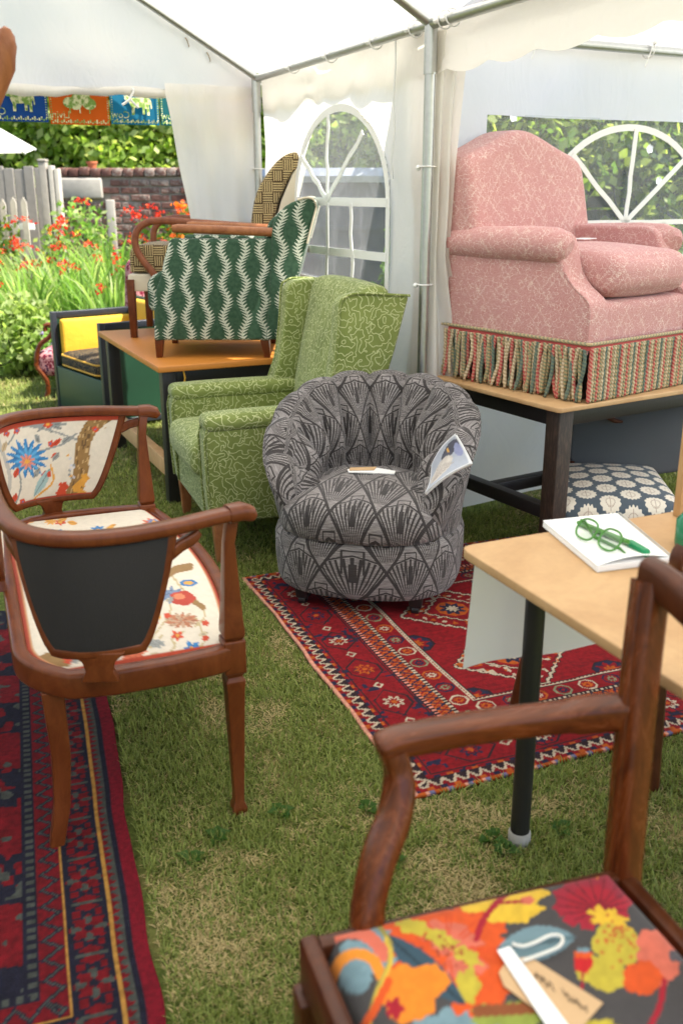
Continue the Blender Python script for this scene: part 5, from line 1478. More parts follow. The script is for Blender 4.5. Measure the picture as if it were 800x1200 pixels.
def fringe(p0, p1, n, out, loose):
    global cnt
    for i in range(n):
        f = (i + .5) / n; x = p0[0] * (1 - f) + p1[0] * f; y = p0[1] * (1 - f) + p1[1] * f
        mi = seq[cnt % 13]; cnt += 1
        o = link_mesh('fringe_cord', wavy[mi][rc.randrange(4)] if loose else straight[mi], None, pc)
        o.location = (x + out[0] * (.017 + rc.uniform(0, .004)), y + out[1] * (.017 + rc.uniform(0, .004)), .192 - (rc.uniform(0, .006) if loose else 0))
        o.rotation_euler = ((rc.uniform(-.1, .05) * 1 if loose else -.02), (rc.uniform(-.12, .12) if loose else 0), math.atan2(out[1], out[0]) - PI / 2)
        if loose: o.scale = (1, 1, rc.uniform(.93, 1.0))
fringe((.352, -.342), (.352, .345), 64, (1, 0), True)
fringe((.362, .342), (-.36, .342), 54, (0, 1), False)
fringe((-.352, .342), (-.352, -.342), 44, (-1, 0), False); fringe((-.352, -.342), (.352, -.342), 44, (0, -1), False)
# twisted rope above the braid
q = [(x + math.copysign(.02, x), y + math.copysign(.02, y)) for x, y in per]; pts = [(q[i][0] * (1 - f) + q[(i + 1) % 4][0] * f, q[i][1] * (1 - f) + q[(i + 1) % 4][1] * f, .206) for i in range(4) for f in np.linspace(.01, .99, 40)]
g = G('twisted_trim_rope'); x, y, z = g.sep(g.tc('Object')); s_ = (((x + y) * 55.0 + z * 60.0).fr() < .5)
MB().tube(pts, .0065, 8, loop=True).build('trim_rope', g.pbr(g.mix(s_, (.48, .36, .2), (.25, .24, .15)), .9), bd)
flat_card('price_card', 'cream card lying on the pink armchair seat', 'card', [pc_p for pc_p in (lambda T: [T @ Vector(v) for v in ((-.02, -.05, .528), (-.11, -.06, .528), (-.115, .0, .5285), (-.02, .015, .5285))])(Matrix.Translation((po.x, po.y, TZ)) @ Matrix.Rotation(math.atan2(PF.y, PF.x) - PI / 2, 4, 'Z'))], .003, M['paper'])

# ================================================================== ORANGE TABLE with two chairs
OZ = .65
ok_ = PZ(185, 430, OZ); ol_ = PZ(115, 388, OZ); oy = (ol_ - ok_).normalized(); ox_ = Vector((oy.y, -oy.x, 0)); OD = (ol_ - ok_).length
ot = thing('trestle_table', 'orange topped table with black legs carrying two small armchairs', 'table', (ok_.x, ok_.y, 0), math.atan2(ox_.y, ox_.x))
OW = .76
MB().box(0, OW, 0, OD, OZ - .028, OZ).build('table_top', M['orangetop'], ot, bevel=.004)
for x in (.06, OW - .06):
    for y in (.07, OD - .07): MB().box(x - .032, x + .032, y - .032, y + .032, 0, OZ - .03).build('leg', M['blackwood'], ot, bevel=.004)
for y in (.07, OD - .07): MB().box(.093, OW - .093, y - .018, y + .018, OZ - .09, OZ - .029).build('apron', M['blackwood'], ot, bevel=.003)
MB().box(.03, .075, .103, OD - .103, .12, .2).build('cross_rail', M['pine'], ot, bevel=.003)
MB().box(OW - .075, OW - .03, .103, OD - .103, .12, .2).build('cross_rail', M['pine'], ot, bevel=.003)
m = MB(); m.tube([(.12, .02, OZ - .028), (.125, .015, OZ - .06), (.118, .018, OZ - .1)], .004, 6); m.build('string_end', M['goldpipe'], ot)

def trace(pts, Y, o): # outline read off the photo on the plane of the chair's near side
    out = []
    for px, py in pts:
        p = PY(px, py, Y); out.append((p.x - o[0], p.z))
    return out
# green wave armchair, side on; its outline lies in the plane Y = GY
GY = 4.42; GW = .50
GX = PY(255, 400, GY).x
gc = thing('green_armchair', 'small armchair in dark green and white wavy leaf print with wooden armrests', 'armchair', (GX, GY, OZ))
def gpoly(pts): return [(x, z - OZ) for x, z in trace(pts, GY, (GX, 0))]
side = gpoly([(199, 280), (330, 280), (333, 285), (318, 399), (181, 399), (180, 350), (188, 325), (193, 300)])
WV = M['wave']
for y0, y1, nm in ((0, .075, 'side_panel'), (GW - .075, GW, 'side_panel')):
    m = MB(); m.prism(side, 'y', y0, y1); m.build(nm, WV, gc, bevel=.012, seg=3)
fr_ = gpoly([(168, 335), (172, 326), (188, 318), (300, 318), (300, 360), (180, 368), (170, 366)])
m = MB(); m.prism(fr_, 'y', .078, GW - .078); m.build('seat_cushion', WV, gc, bevel=.02, seg=4)
fr_ = gpoly([(181, 350), (300, 350), (300, 399), (182, 399)])
m = MB(); m.prism(fr_, 'y', .077, GW - .077); m.build('seat_base', WV, gc, bevel=.008)
bkp = gpoly(curve([(318, 300), (320, 262), (334, 242), (356, 232), (368, 234), (371, 243)], 18) + [(360, 285), (345, 340), (331, 398), (312, 398)])
m = MB(); m.prism(bkp, 'y', -.012, GW + .012); m.build('back', WV, gc, bevel=.018, seg=4)
fr_ = gpoly([(296, 350), (312, 262), (330, 244), (340, 246), (330, 290), (320, 350)])
m = MB(); m.prism(fr_, 'y', .08, GW - .08); m.build('back_cushion', WV, gc, bevel=.02, seg=4)
for y in (.03, GW - .03):
    a, b_, c_ = gpoly([(201, 268), (265, 270), (331, 273)])
    m = MB(); m.sweep([(a[0], y, a[1]), (a[0] + .02, y, a[1]), (b_[0], y, b_[1]), (c_[0], y, c_[1])], rrect(.062, .038, .016, 4), scale=[.8, 1, 1, 1]); m.build('armrest', M['beech'], gc)
    for px, lx, top in ((186, -.006, 398), (313, .012, 398)):
        b0 = gpoly([(px, 420)])[0]; x0 = b0[0]
        m = MB(); m.rings([[(x0 + dx + a * w, y + b * w, z) for a, b in ((-1, -1), (1, -1), (1, 1), (-1, 1))] for z, w, dx in ((0, .014, 0), (.095, .021, -lx))]); m.build('leg', M['mahogany'], gc, bevel=.003)
for y in (-.014, GW + .014):   # piped edge of the back
    m = MB(); pp = bkp[8:-3]; m.tube([(p[0], y, p[1]) for p in pp], .005, 6); m.build('piping', M['cream'], gc)

# bentwood armchair behind it
BY = 5.06; BW = .5; BX = PY(230, 397, BY).x
bc = thing('bentwood_armchair', 'bentwood armchair with brown and cream basket pattern upholstery on orange table', 'armchair', (BX, BY, OZ))
def bpoly(pts): return [(x, z - OZ) for x, z in trace(pts, BY, (BX, 0))]
BS = M['basket']
outer_ = curve([(292, 300), (293, 262), (300, 225), (318, 195), (334, 181), (348, 178), (357, 184)], 20)
fr_ = bpoly(outer_ + [(352, 192), (340, 205), (326, 235), (318, 268), (314, 300)])
m = MB(); m.prism(fr_, 'y', .03, BW - .03); m.build('back_cushion', BS, bc, bevel=.02, seg=4)
fr_ = bpoly([(357, 186), (352, 205), (345, 235), (338, 268), (332, 300), (318, 300), (320, 268), (329, 235), (342, 204), (352, 190)])
m = MB(); m.prism(fr_, 'y', .035, BW - .035); m.build('back_lining', M['cream'], bc, bevel=.006)
fr_ = bpoly([(149, 296), (153, 289), (170, 287), (320, 292), (320, 318), (150, 321)])
m = MB(); m.prism(fr_, 'y', .045, BW - .045); m.build('seat_cushion', BS, bc, bevel=.018, seg=4)
fr_ = bpoly([(149, 322), (320, 322), (320, 341), (149, 342)])
m = MB(); m.prism(fr_, 'y', .02, BW - .02); m.build('seat_frame', M['cream'], bc, bevel=.006)
for y in (0, BW):
    pts = curve(bpoly([(186, 330), (178, 318), (166, 303), (159, 288), (160, 272), (170, 262), (190, 258.5), (230, 261), (300, 266), (330, 268)]), 44)
    m = MB(); m.sweep([(p[0], y, p[1]) for p in pts], rrect(.036, .03, .012, 3), up=(0, 1, 0)); m.build('bent_arm', M['redwood'], bc)
    for px, w in ((156.5, .021), (325, .019)):
        x0 = bpoly([(px, 397)])[0][0]; yy = y + (.03 if y == 0 else -.03)
        m = MB(); m.rings([[(x0 + a * k, yy + b * k, z) for a, b in ((-1, -1), (1, -1), (1, 1), (-1, 1))] for z, k in ((0, w * .8), (.3, w))]); m.build('leg', M['mahogany'], bc, bevel=.003)
MB().box(bpoly([(318, 300)])[0][0] - .01, bpoly([(338, 300)])[0][0], .04, BW - .04, .27, .5).build('back_frame', M['redwood'], bc, bevel=.004)

# ================================================================== FOREGROUND TABLE and the things on it
FZ = .72
fk = PZ(537, 640, FZ); fx_ = (PZ(800, 597, FZ) - fk).normalized()
ft = thing('sales_table', 'tan hardboard table with black tube legs and notepad', 'table', (fk.x, fk.y, 0), math.atan2(fx_.y, fx_.x))
ftm = Matrix.Translation((fk.x, fk.y, 0)) @ Matrix.Rotation(math.atan2(fx_.y, fx_.x), 4, 'Z')
FL, FD = 1.2, .78
cor = [(.0, -.03), (.004, -.012), (.012, -.004), (.03, 0)]
m = MB(); m.prism(cor + [(FL, 0), (FL, -FD), (0, -FD)], 'z', FZ - .02, FZ); m.build('table_top', M['mdf'], ft, bevel=.003)
for x, y in ((.165, -.038), (FL - .15, -.05), (.165, -FD + .06), (FL - .15, -FD + .06)):
    m = MB(); m.tube([(x, y, .025), (x, y, FZ - .021)], .021, 18); lg = m.build('leg', M['blackwood'], ft)
    m = MB(); m.lathe([(.0, 0), (.022, 0), (.025, .008), (.025, .03), (.022, .034), (0, .034)], (x, y, 0), 18); m.build('rubber_foot', M['rubber'], lg)
for y in (-.07, -FD + .06): MB().box(.2, FL - .18, y - .012, y + .012, FZ - .06, FZ - .021).build('under_rail', M['blackwood'], ft)
ps_ = thing('paper_sign', 'blank backed paper sheet hanging from the far edge of the table', 'paper', ftm @ Vector((0, 0, 0)), math.atan2(fx_.y, fx_.x))
sheet('sheet', lambda u, v: np.stack([.045 + u * .40 - .012 * (1 - v), .007 + .012 * np.sin(u * 4 + 1) * (1 - v) + .006 * np.sin(u * 9), .435 + v * .264], 1), 20, 12, M['thinpaper'], ps_)
for x in (.07, .42): MB().box(x - .02, x + .02, -.006, .012, FZ - .04, FZ - .0205).build('tape', M['oldwhite'], ps_)
# spiral notepad
nz = FZ + .001
c0, c1, c2, c3 = PZ(635, 617, nz), PZ(699, 671, nz), PZ(783, 660, nz), PZ(722, 608, nz)
npd = thing('notepad', 'white spiral bound notepad lying open on the table', 'notepad', (c0.x, c0.y, nz))
loc = [c - c0 for c in (c0, c1, c2, c3)]
for k, (nm, z0, z1, mt) in enumerate((('card_back', 0, .0016, 'paper'), ('page_block', .0018, .0125, 'paper'))):
    MB().rings([[(p.x, p.y, z0) for p in loc], [(p.x + .002 * k, p.y, z1) for p in loc]]).build(nm, M[mt], npd, bevel=.0006, seg=1)
wire = MB(); a, b_ = loc[3], loc[2]; d_ = (b_ - a).normalized(); nrm_ = Vector((d_.y, -d_.x, 0))
for i in range(30):
    p = a.lerp(b_, (i + .5) / 30); pts = [p + nrm_ * (-.012 + .008 * math.cos(t)) + Vector((0, 0, .007 + .0085 * math.sin(t))) + nrm_ * .01 for t in np.linspace(0, 2 * PI, 9)]
    wire.tube(pts, .0009, 5)
wire.build('spiral_binding', M['steel'], npd)
sheet('curled_page', lambda u, v: np.array([list((loc[0] * (1 - a_) + loc[1] * a_) * (1 - b) + (loc[3] * (1 - a_) + loc[2] * a_) * b) for a_, b in zip(u, v)]) + np.stack([0 * u, 0 * u, .0132 + .010 * u ** 6 * np.sin(v * PI)], 1), 24, 14, M['paper'], npd)
# green spectacles
gz = nz + .016
gp0, gp1 = PZ(671, 620, gz), PZ(738, 637, gz)
cg = (PZ(690, 632, gz) + PZ(716, 642, gz)) / 2; ga = math.atan2((PZ(716, 645, gz) - PZ(684, 630, gz)).y, (PZ(716, 645, gz) - PZ(684, 630, gz)).x)
gl_ = thing('spectacles', 'green framed spectacles with folded arms on the notepad', 'glasses', (cg.x, cg.y, nz + .014), ga)
for sx in (-1, 1):
    ring_ = [(sx * .033 + .026 * math.copysign(abs(math.cos(t)) ** .8, math.cos(t)), -.004 * 0 , .0235 + .0215 * math.copysign(abs(math.sin(t)) ** .8, math.sin(t))) for t in np.linspace(0, 2 * PI, 28, endpoint=False)]
    # frame leans back on its folded arms
    ring_ = [(x, y + .55 * z - .02, .003 + .8 * z) for x, y, z in ring_]
    m = MB(); m.sweep(ring_, rrect(.0042, .0038, .001, 1), up=(0, 1, 0), loop=True); rm = m.build('rim', M['greenplastic'], gl_, sharp=60)
    m = MB(); m.add(ring_, [tuple(range(28))]); m.build('lens', M['lens'], rm, uv=False)
    yy = -.85 * .03; zz = .003 + .015
    m = MB(); m.sweep([(sx * .061, -.001, .03), (sx * .063, .012, .024), (sx * .03, .016 + .006 * sx, .0085 + .004 * sx), (-sx * .045, .02 + .01 * sx, .0075 + .004 * sx), (-sx * .066, .012 + .01 * sx, .006 + .004 * sx)], rrect(.003, .009, .001, 1), scale=[1, 1, .9, .9, 1.1]); m.build('temple', M['greenplastic'], gl_, sharp=60)
m = MB(); m.tube([(-.009, -.004, .024), (0, -.001, .029), (.009, -.004, .024)], .0028, 6); m.build('bridge', M['greenplastic'], gl_)
pa_, pb_ = PZ(676, 612, gz + .004), PZ(738, 637, gz + .004); pe_ = PZ(757, 648, gz + .004)
pn = thing('marker_pen', 'translucent green pen with bright green cap resting across the spectacles', 'pen', ((pa_ + pe_) / 2))
o_ = pn.location; m = MB(); m.tube([pa_ - o_, pa_.lerp(pb_, .05) - o_, pb_ - o_], [.003, .0062, .0068], 12); m.build('barrel', M['greenplastic'], pn)
m = MB(); m.tube([pb_ - o_, pe_ - o_, pe_ + (pe_ - pb_) * .04 - o_], [.0085, .0085, .006], 12); m.build('cap', M['greencap'], pn)
# wooden box edge, carved scroll and bottle at the right
bxp = PZ(787, 604, FZ)
wb = thing('wooden_board', 'plain tan wooden board standing upright on the table edge', 'board', (bxp.x, bxp.y, FZ), math.atan2(fx_.y, fx_.x))
MB().box(0, .3, -.02, 0, 0, .34).build('panel', M['pine'], wb, bevel=.002)
MB().box(.05, .25, -.07, -.021, 0, .02).build('foot', M['pine'], wb, bevel=.002)
sp = PZ(800, 684, FZ)
scs = thing('carved_bracket', 'dark carved wooden scroll bracket standing on the table', 'carving', (sp.x + .008, sp.y, FZ), math.atan2(fx_.y, fx_.x))
m = MB(); pts = [(.036 * (1 - t / 11) * math.cos(t + 2.2), 0, .043 + .036 * (1 - t / 11) * math.sin(t + 2.2)) for t in np.linspace(0, 9.4, 50)]
m.sweep(pts, rrect(.012, .03, .004), up=(0, 1, 0), scale=list(np.linspace(1, .5, 50))); m.build('scroll', M['darkmahog'], scs)
MB().rbox((.03, 0, .008), (.06, .025, .008), .004).build('plinth', M['darkmahog'], scs)
m = MB(); torus(m, (-.035, -.012, .018), (0, 1, 0), .011, .006); m.build('bead', M['darkmahog'], scs)
bt_ = PZ(806, 640, FZ)
MB().lathe([(0, 0), (.026, 0), (.028, .01), (.028, .055), (.012, .075), (.011, .095), (.013, .096), (.013, .103), (0, .103)], n=18).build('glass_bottle', plain('green_bottle_glass', (.03, .2, .1), .15, 5, .2))
bo_ = bpy.data.objects['glass_bottle']; bo_.location = (bt_.x, bt_.y, FZ); tag(bo_, 'small green glass bottle beside the carved scroll on the table', 'bottle')

# three legged stool pushed under the table
sc0 = Vector((.74, 2.22, 0))
stl = thing('stool', 'dark wooden three legged stool pushed beneath the tan table', 'stool', sc0)
MB().lathe([(0, .43), (.17, .43), (.185, .437), (.185, .452), (.17, .46), (0, .462)], n=28).build('seat', M['darkmahog'], stl)
for (wx, wy) in ((.753, 1.993), (.462, 2.285), (.86, 2.40)):
    d_ = Vector((wx, wy, 0)) - sc0
    m = MB(); m.tube([d_, d_ * .75 + Vector((0, 0, .435))], [.019, .024], 10); m.build('leg', M['darkmahog'], stl)

# ================================================================== LOW CHAIR under the pink armchair's table
lcp = Vector((1.05, 3.62, 0)); LA = R(-6)
lc = thing('nursing_chair', 'low chair with blue and cream printed seat and slate cloth back', 'chair', lcp, LA)   # +y back
m = MB(); m.rbox((0, -.06, .245), (.235, .29, .065), .05, (0, 0, .03), 8); m.build('seat_cushion', M['medallion'], lc)
MB().rbox((0, -.05, .165), (.215, .26, .025), .01).build('seat_frame', M['darkmahog'], lc)
bk_ = [(-.1, .29), (-.13, .33), (-.135, .57), (.4, .57), (.4, .30), (.1, .245), (.05, .235), (0, .25)]
m = MB(); m.prism(bk_, 'y', .2, .27); m.build('back', M['greycloth'], lc, bevel=.015)
m = MB(); m.sweep([(.0, .185, .575), (-.005, .18, .54), (.01, .178, .515), (.04, .178, .5), (.07, .178, .497)], rrect(.02, .022, .006), up=(0, 1, 0), scale=[1, 1.2, 1.1, .9, .5]); m.build('carved_scroll', M['darkmahog'], lc)
for sx in (-.19, .19):
    for y in (-.26, .2):
        m = MB(); m.rings([[(sx + a * w, y + b * w, z) for a, b in ((-1, -1), (1, -1), (1, 1), (-1, 1))] for z, w in ((0, .014), (.16, .02))]); m.build('leg', M['darkmahog'], lc, bevel=.003)
MB().box(-.135, -.105, .2, .24, .1, .32).build('back_post', M['darkmahog'], lc)

# ================================================================== FOREGROUND ARMCHAIR   local +x back, +y far side
CBd = Vector((.948, .318, 0)); CA = math.atan2(.318, .948)
co_ = Vector((.262, .818, 0))
fc = thing('open_armchair', 'mahogany open armchair with bold orange and grey floral seat', 'armchair', co_, CA)
fm = Matrix.Translation(co_) @ Matrix.Rotation(CA, 4, 'Z')
MH = M['darkmahog']
fw, bw_ = .262, .25
def sidey(x): return fw + (bw_ - fw) * (x + .23) / .46
SH = .462
rails = [[(-.23, -fw), (-.23, fw)], [(-.23, fw), (.23, bw_)], [(.23, bw_), (.23, -bw_)], [(.23, -bw_), (-.23, -fw)]]
for a, b_ in rails:
    m = MB(); ex = .012 if a[0] == b_[0] else -.012; dv = (Vector(b_) - Vector(a)).normalized() * ex; m.sweep([(a[0] - dv.x, a[1] - dv.y, SH - .04), (b_[0] + dv.x, b_[1] + dv.y, SH - .04)], rrect(.024, .08, .006, 2)); m.build('seat_rail', MH, fc)
for sg in (-1, 1):
    y0 = sg * fw
    m = MB(); m.rings([[(-.23 + a * w, y0 + b * w, z) for a, b in ((-1, -1), (1, -1), (1, 1), (-1, 1))] for z, w in ((0, .015), (.3, .02), (.365, .021), (SH - .081, .021))]); m.build('leg', MH, fc, bevel=.003)
    # back stile: leg and upright in one raked sweep
    pts = curve([(.30, sg * .25, 0), (.25, sg * .252, .2), (.235, sg * .255, .40), (.245, sg * .275, .56), (.268, sg * .31, .74), (.288, sg * .335, .868)], 30)
    m = MB(); m.sweep(pts, rrect(.052, .038, .008, 2), up=(1, 0, .1), scale=[.75] * 6 + [1] * (len(pts) - 6)); stl_ = m.build('back_stile', M['dmz'], fc, sharp=50)
    m = MB(); m.sweep([(p[0] - .0185, p[1], p[2]) for p in pts[12:]], rrect(.016, .010, .004, 2), up=(1, 0, .1)); m.build('reed_moulding', M['dmz'], stl_)
    # arm and its S shaped support
    sup = curve([(-.150, sg * (sidey(-.15) + .012), SH - .075), (-.150, sg * (sidey(-.15) + .014), SH), (-.128, sg * .298, .525), (-.088, sg * .335, .572), (-.072, sg * .360, .612), (-.078, sg * .372, .648)], 30)
    m = MB(); m.sweep(sup, rrect(.04, .05, .01, 2), up=(0, 1, 0), scale=[(.9, 1.05)] * 8 + [(.85, 1.0)] * (len(sup) - 8)); m.build('arm_support', M['dmz'], fc, sharp=50)
    arm = curve([(-.098, sg * .374, .652), (-.06, sg * .373, .661), (.05, sg * .368, .664), (.15, sg * .352, .668), (.225, sg * .328, .676), (.262, sg * .306, .684)], 30)
    m = MB(); m.sweep(arm, rrect(.046, .035, .008, 2), scale=[(.75, .75)] + [(1, 1)] * 20 + [(1.05, 1.25)] * (len(arm) - 21)); m.build('arm', M['dmx'], fc, sharp=50)
# top rail dips in the middle; lower back bar and pierced splat
tr_ = curve([(.289, .345, .876), (.291, .30, .872), (.3, .2, .846), (.31, .08, .83), (.312, 0, .828), (.31, -.08, .83), (.3, -.2, .846), (.291, -.3, .872), (.289, -.345, .876)], 44)
m = MB(); m.sweep(tr_, rrect(.034, .05, .012, 3)); m.build('top_rail', MH, fc, sharp=50)
m = MB(); m.sweep([(.236, 0, .45), (.25, 0, .58), (.275, 0, .7), (.311, 0, .83)], rrect(.012, .1, .003), up=(0, 1, 0), scale=[(1, 1), (1, .7), (1, 1.35), (1, 1)]); m.build('back_splat', MH, fc, sharp=40)
# slip seat with the bold print
NX, NY = 190, 200
t, u = np.meshgrid(np.linspace(0, 1, NX), np.linspace(-1, 1, NY), indexing='ij'); t = t.ravel(); u = u.ravel()
x = -.212 + t * .43; y = u * (fw + .014 + (bw_ - fw) * t)
e = np.minimum(np.minimum(t, 1 - t) * .424, (1 - np.abs(u)) * .25)
z = SH - .028 + .042 * (1 - np.exp(-e / .012)) + .016 * np.sin(t * PI) ** .7 * np.cos(u * PI / 2) ** .7
P = np.stack([x, y, z], 1); px, py = topix(to_world(fm, P))
k = Paint(px, py, (.062, .056, .055)); rp0 = random.Random(3)
ORA, COR, YEL, TEA, NVT, CRI, OLV, LGR = (.66, .085, .01), (.62, .14, .085), (.5, .4, .04), (.17, .27, .31), (.035, .075, .105), (.36, .008, .022), (.3, .25, .06), (.25, .3, .05)
k.blob(438, 1078, 40, 20, TEA, rag=.14, n=6).blob(432, 1120, 36, 22, TEA, rag=.1).blob(416, 1148, 19, 17, TEA, rag=.03).blob(548, 1205, 62, 26, TEA, rag=.12, seed=2)
k.blob(488, 1082, 42, 28, ORA, rag=.16, n=7, seed=3).blob(530, 1120, 74, 48, ORA, rag=.12, n=9, seed=1).blob(552, 1085, 34, 26, ORA, rag=.18, n=6, seed=5).blob(560, 1160, 36, 34, ORA, rag=.14, n=8)
k.blob(528, 1100, 36, 19, COR, .3, rag=.1, n=6, seed=2).blob(545, 1133, 24, 17, COR, rag=.1, n=5)
for i in range(26): a_ = rp0.uniform(0, 6.3); k.line([(525 + 24 * math.cos(a_), 1110 + 15 * math.sin(a_)), (525 + 62 * math.cos(a_), 1112 + 40 * math.sin(a_))], .8, (.6, .06, .01))
k.blob(484, 1086, 20, 9, YEL, .2, rag=.14, n=6).blob(516, 1100, 22, 9, YEL, .45, rag=.16, n=6, seed=4).blob(546, 1120, 18, 9, YEL, .5, rag=.18, n=6).blob(548, 1155, 14, 20, YEL, rag=.14, n=5)
rp = random.Random(9)
for i in range(34): k.blob(rp.gauss(525, 14), rp.gauss(1112, 10), 1.9, 1.6, (.3, .05, .02))
k.leaf(452, 1095, 545, 1178, 16, NVT)
k.blob(478, 1165, 34, 34, (.76, .22, .015), rag=.07, n=5, seed=3).blob(500, 1150, 26, 20, (.76, .22, .015), rag=.07).blob(462, 1182, 10, 12, CRI, rag=.2)
k.line(curve([(366, 1140), (378, 1108), (405, 1092), (432, 1098), (452, 1120)]), 8, COR).line(curve([(385, 1160), (396, 1130), (415, 1118), (436, 1124), (446, 1142)]), 6.5, (.76, .25, .02))
k.line(curve([(360, 1108), (380, 1082), (412, 1070), (440, 1082), (456, 1105), (456, 1130), (440, 1165), (430, 1205)]), 3.2, OLV).line(curve([(452, 1100), (458, 1125), (442, 1165), (432, 1205)]), 2.4, (.6, .42, .05))
k.line(curve([(455, 1150), (440, 1180), (425, 1205)]), 5, ORA)
k.blob(585, 1050, 52, 21, (.72, .46, .035), -.06, rag=.1, n=5).blob(600, 1068, 34, 14, (.72, .46, .035), -.1, rag=.1)
k.line(curve([(628, 1028), (600, 1042), (578, 1062), (564, 1082), (558, 1100)]), 3.6, CRI).line([(585, 1058), (618, 1056)], 1.8, CRI).blob(618, 1055, 8, 5, COR)
k.blob(640, 1025, 24, 6, LGR).blob(706, 1022, 30, 11, (.76, .2, .02), .25, rag=.08)
k.leaf(582, 1112, 674, 1098, 20, TEA).line(curve([(590, 1110), (630, 1103), (668, 1099)]), 1.1, (.09, .17, .2))
for a in range(11): k.blob(694 + 32 * math.cos(a * .571), 1056 + 20 * math.sin(a * .571), 15, 11, (.4 - .012 * a, .012, .03), a * .57, rag=.1, seed=a)
k.blob(694, 1056, 30, 18, CRI, rag=.1, n=9)
for a in range(15): k.line([(700 + 8 * math.cos(a * .42), 1064 + 5 * math.sin(a * .42)), (694 + 42 * math.cos(a * .42), 1056 + 26 * math.sin(a * .42))], 1.0, (.17, .004, .012))
k.blob(713, 1078, 24, 12, (.72, .45, .03), .4, rag=.2, n=8)
k.blob(722, 1108, 30, 24, YEL, .5, rag=.05).blob(706, 1140, 32, 20, YEL, .3, rag=.08)
for i in range(40): k.blob(rp.gauss(722, 15), rp.gauss(1098, 11), 2.2, 1.8, (.5, .12, .02))
k.blob(776, 1112, 32, 27, COR, rag=.1, n=5).blob(768, 1140, 24, 16, COR, rag=.1).blob(752, 1146, 23, 20, ORA, rag=.05).blob(795, 1120, 12, 8, (.08, .07, .08))
k.blob(683, 1128, 11, 13, (.5, .01, .012), rag=.06).blob(683, 1118, 11, 5, ORA).blob(683, 1113, 8, 3, TEA).line([(683, 1140), (680, 1165)], 1.6, CRI).line(curve([(778, 1150), (772, 1180), (760, 1205)]), 3.5, CRI)
k.blob(600, 1190, 48, 16, LGR, rag=.15).line([(560, 1185), (640, 1180)], 7, (.24, .07, .02)).blob(690, 1210, 50, 14, YEL, rag=.15)
for i in range(16): k.blob(rp.uniform(380, 900), rp.uniform(1250, 1900), rp.uniform(40, 90), rp.uniform(25, 60), rp.choice([ORA, COR, YEL, TEA, CRI]), rp.random(), rag=.15, n=6, seed=i)
link_mesh('slip_seat', np_mesh('slip_seat', P, grid_faces(NX, NY), True, k.c * .86), M['print'], fc)
# swing tag with its string and a white paper strip
def on_seat(px, py, dz=.0):
    return PZ(px, py, SH + .031 + dz)
tg = thing('swing_tag', 'brown card swing tag with handwriting and looped white string', 'tag', on_seat(640, 1170))
o_ = tg.location
poly = [on_seat(*q) - o_ for q in ((584, 1140), (594, 1126), (620, 1122), (706, 1176), (680, 1206), (664, 1212), (590, 1156))]
MB().rings([[(p.x, p.y, p.z) for p in poly], [(p.x, p.y, p.z + .0012) for p in poly]]).build('card', M['kraft'], tg)
m = MB(); m.tube([on_seat(*q, .004) - o_ for q in curve([(612, 1126), (640, 1116), (656, 1108), (658, 1098), (645, 1096), (628, 1104), (612, 1109), (600, 1106)], 26)], .0022, 7); m.build('string', M['string'], tg)
def scribble(x0, y0, x1, y1, amp, seed, n=26):
    r_ = random.Random(seed); return [on_seat(x0 + (x1 - x0) * i / n + r_.uniform(-1, 1), y0 + (y1 - y0) * i / n + amp * r_.uniform(-1, 1), .0026) - o_ for i in range(n)]
m = MB(); m.tube(scribble(626, 1142, 650, 1158, 5, 3), .0005, 5); m.tube(scribble(658, 1162, 690, 1186, 5, 4), .0005, 5); m.build('handwriting', M['ink'], tg)
ws = [on_seat(*q, .004) for q in ((582, 1114), (597, 1109), (668, 1205), (646, 1212))]
wo = thing('paper_strip', 'narrow white printed paper strip lying across the brown tag', 'label', ws[0])
MB().rings([[tuple(p - ws[0]) for p in ws], [tuple(p - ws[0] + Vector((0, 0, .0006))) for p in ws]]).build('strip', M['paper'], wo)
m = MB(); m.tube([on_seat(618 + i * .9 + rp.uniform(-1, 1), 1146 + i * 1.5 + rp.uniform(-1.5, 1.5), .0052) - ws[0] for i in range(22)], .0003, 4); m.build('fine_print', plain('faint_grey_ink', (.35, .35, .36), .8), wo)

# ================================================================== OUTSIDE THE DOORWAY: painted box armchair and Victorian chair
bfl, bfr = PZ(70, 482, 0), PZ(125, 506, 0); bxd = (bfr - bfl); bl = bxd.length; bxd.normalize()
ba = thing('box_armchair', 'green painted box armchair with yellow velvet lining and black edges', 'armchair', (bfl + bfr) / 2, math.atan2(bxd.y, bxd.x))
h = bl / 2; D_ = .6
def framed(x, nm):
    p = MB().box(x - .014, x + .014, .03, D_ - .03, .05, .61).build(nm, M['greenpaint'], ba)
    for q in ((x - .02, x + .02, 0, .035, 0, .65), (x - .02, x + .02, D_ - .035, D_, 0, .65)): MB().box(*q).build('post', M['blackpaint'], p, bevel=.003)
    for z in (.03, .61): MB().box(x - .019, x + .019, .036, D_ - .036, z, z + .038).build('rail', M['blackpaint'], p, bevel=.003)
framed(-h, 'side_panel'); framed(h, 'side_panel')
MB().rbox((-h + .045, D_ / 2, .46), (.025, D_ / 2 - .04, .145), .02, (.015, 0, 0)).build('arm_lining', M['yellowcloth'], ba)
MB().rbox((h - .045, D_ / 2, .46), (.025, D_ / 2 - .04, .145), .02, (.015, 0, 0)).build('arm_lining', M['yellowcloth'], ba)
MB().box(-h + .021, h - .021, 0.004, .03, .05, .305).build('front_panel', M['greenpaint'], ba, bevel=.003)
MB().box(-h + .021, h - .021, .002, .034, .03, .05).build('plinth', M['blackpaint'], ba)
MB().box(-h + .021, h - .021, D_ - .03, D_, .05, .72).build('back_panel', M['greenpaint'], ba, bevel=.003)
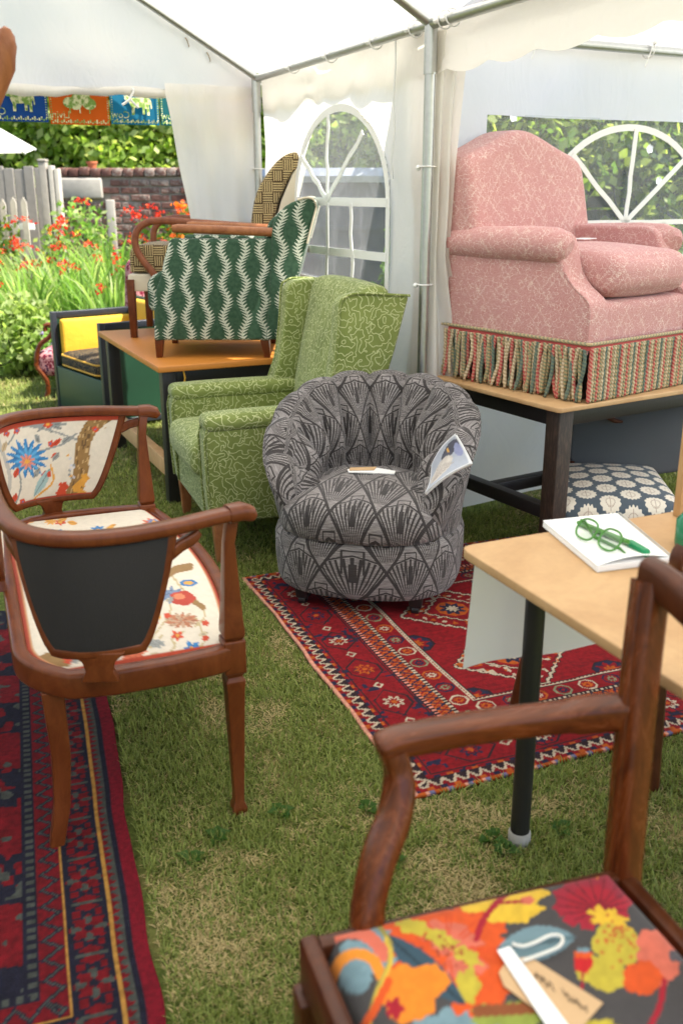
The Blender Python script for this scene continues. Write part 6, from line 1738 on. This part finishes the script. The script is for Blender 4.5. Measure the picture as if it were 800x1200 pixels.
MB().rbox((0, D_ - .06, .52), (h - .08, .03, .19), .025, (0, .02, 0)).build('back_lining', M['yellowcloth'], ba)
cu = MB().rbox((0, D_ / 2 - .05, .355), (h - .075, .245, .052), .045, (0, 0, .02), 6).build('seat_cushion', M['leafgold'], ba)
for z in (.325, .387):
    q = rrect(2 * (h - .078), .485, .05, 4); m = MB(); m.tube([(x, y + D_ / 2 - .05, z) for x, y in q], .006, 6, loop=True); m.build('piping', M['goldpipe'], cu)

VY = 6.62; vX = PY(95, 470, VY).x
vc = thing('victorian_chair', 'carved Victorian chair with burgundy floral upholstery on the sunlit lawn', 'chair', (vX, VY, 0))
def vp(px, py, dy=0.): p = PY(px, py, VY); return (p.x - vX, dy, p.z)
for dy in (0, .48):
    m = MB(); m.tube([vp(*q, dy) for q in curve([(43, 468), (50, 471), (56, 462), (56, 448), (50, 438), (43, 428), (44, 414)], 20)], [.018, .014, .013] + [.016] * 8 + [.024] * 9 if False else .018, 8); m.build('cabriole_leg', M['mahogany'], vc)
    m = MB(); m.tube([vp(*q, dy) for q in curve([(43, 416), (47, 404), (57, 396), (62, 388), (60, 381), (53, 382), (54, 388)], 22)], .017, 8); m.build('arm_scroll', M['mahogany'], vc)
    m = MB(); m.tube([vp(150, 470, dy), vp(146, 440, dy), vp(143, 420, dy)], [.014, .018, .022], 8); m.build('back_leg', M['mahogany'], vc)
x0, z0 = vp(45, 446)[0], max(.1, vp(45, 446)[2]); x1 = vp(140, 446)[0]; zs = vp(45, 412)[2]
MB().rbox(((x0 + x1) / 2, .24, (.16 + zs) / 2), ((x1 - x0) / 2, .25, (zs - .16) / 2), .045, (0, 0, .02)).build('seat', M['paisley'], vc)
xb0, zt = vp(137, 306)[0], vp(137, 306)[2]
m = MB(); m.rbox((xb0 + .07, .24, (zs + zt) / 2 - .02), (.06, .24, (zt - zs) / 2 + .03), .055, (.02, 0, .02), 6, lambda p: (p[0] + (p[2] - zs) * .06, p[1], p[2])); m.build('back', M['paisley'], vc)
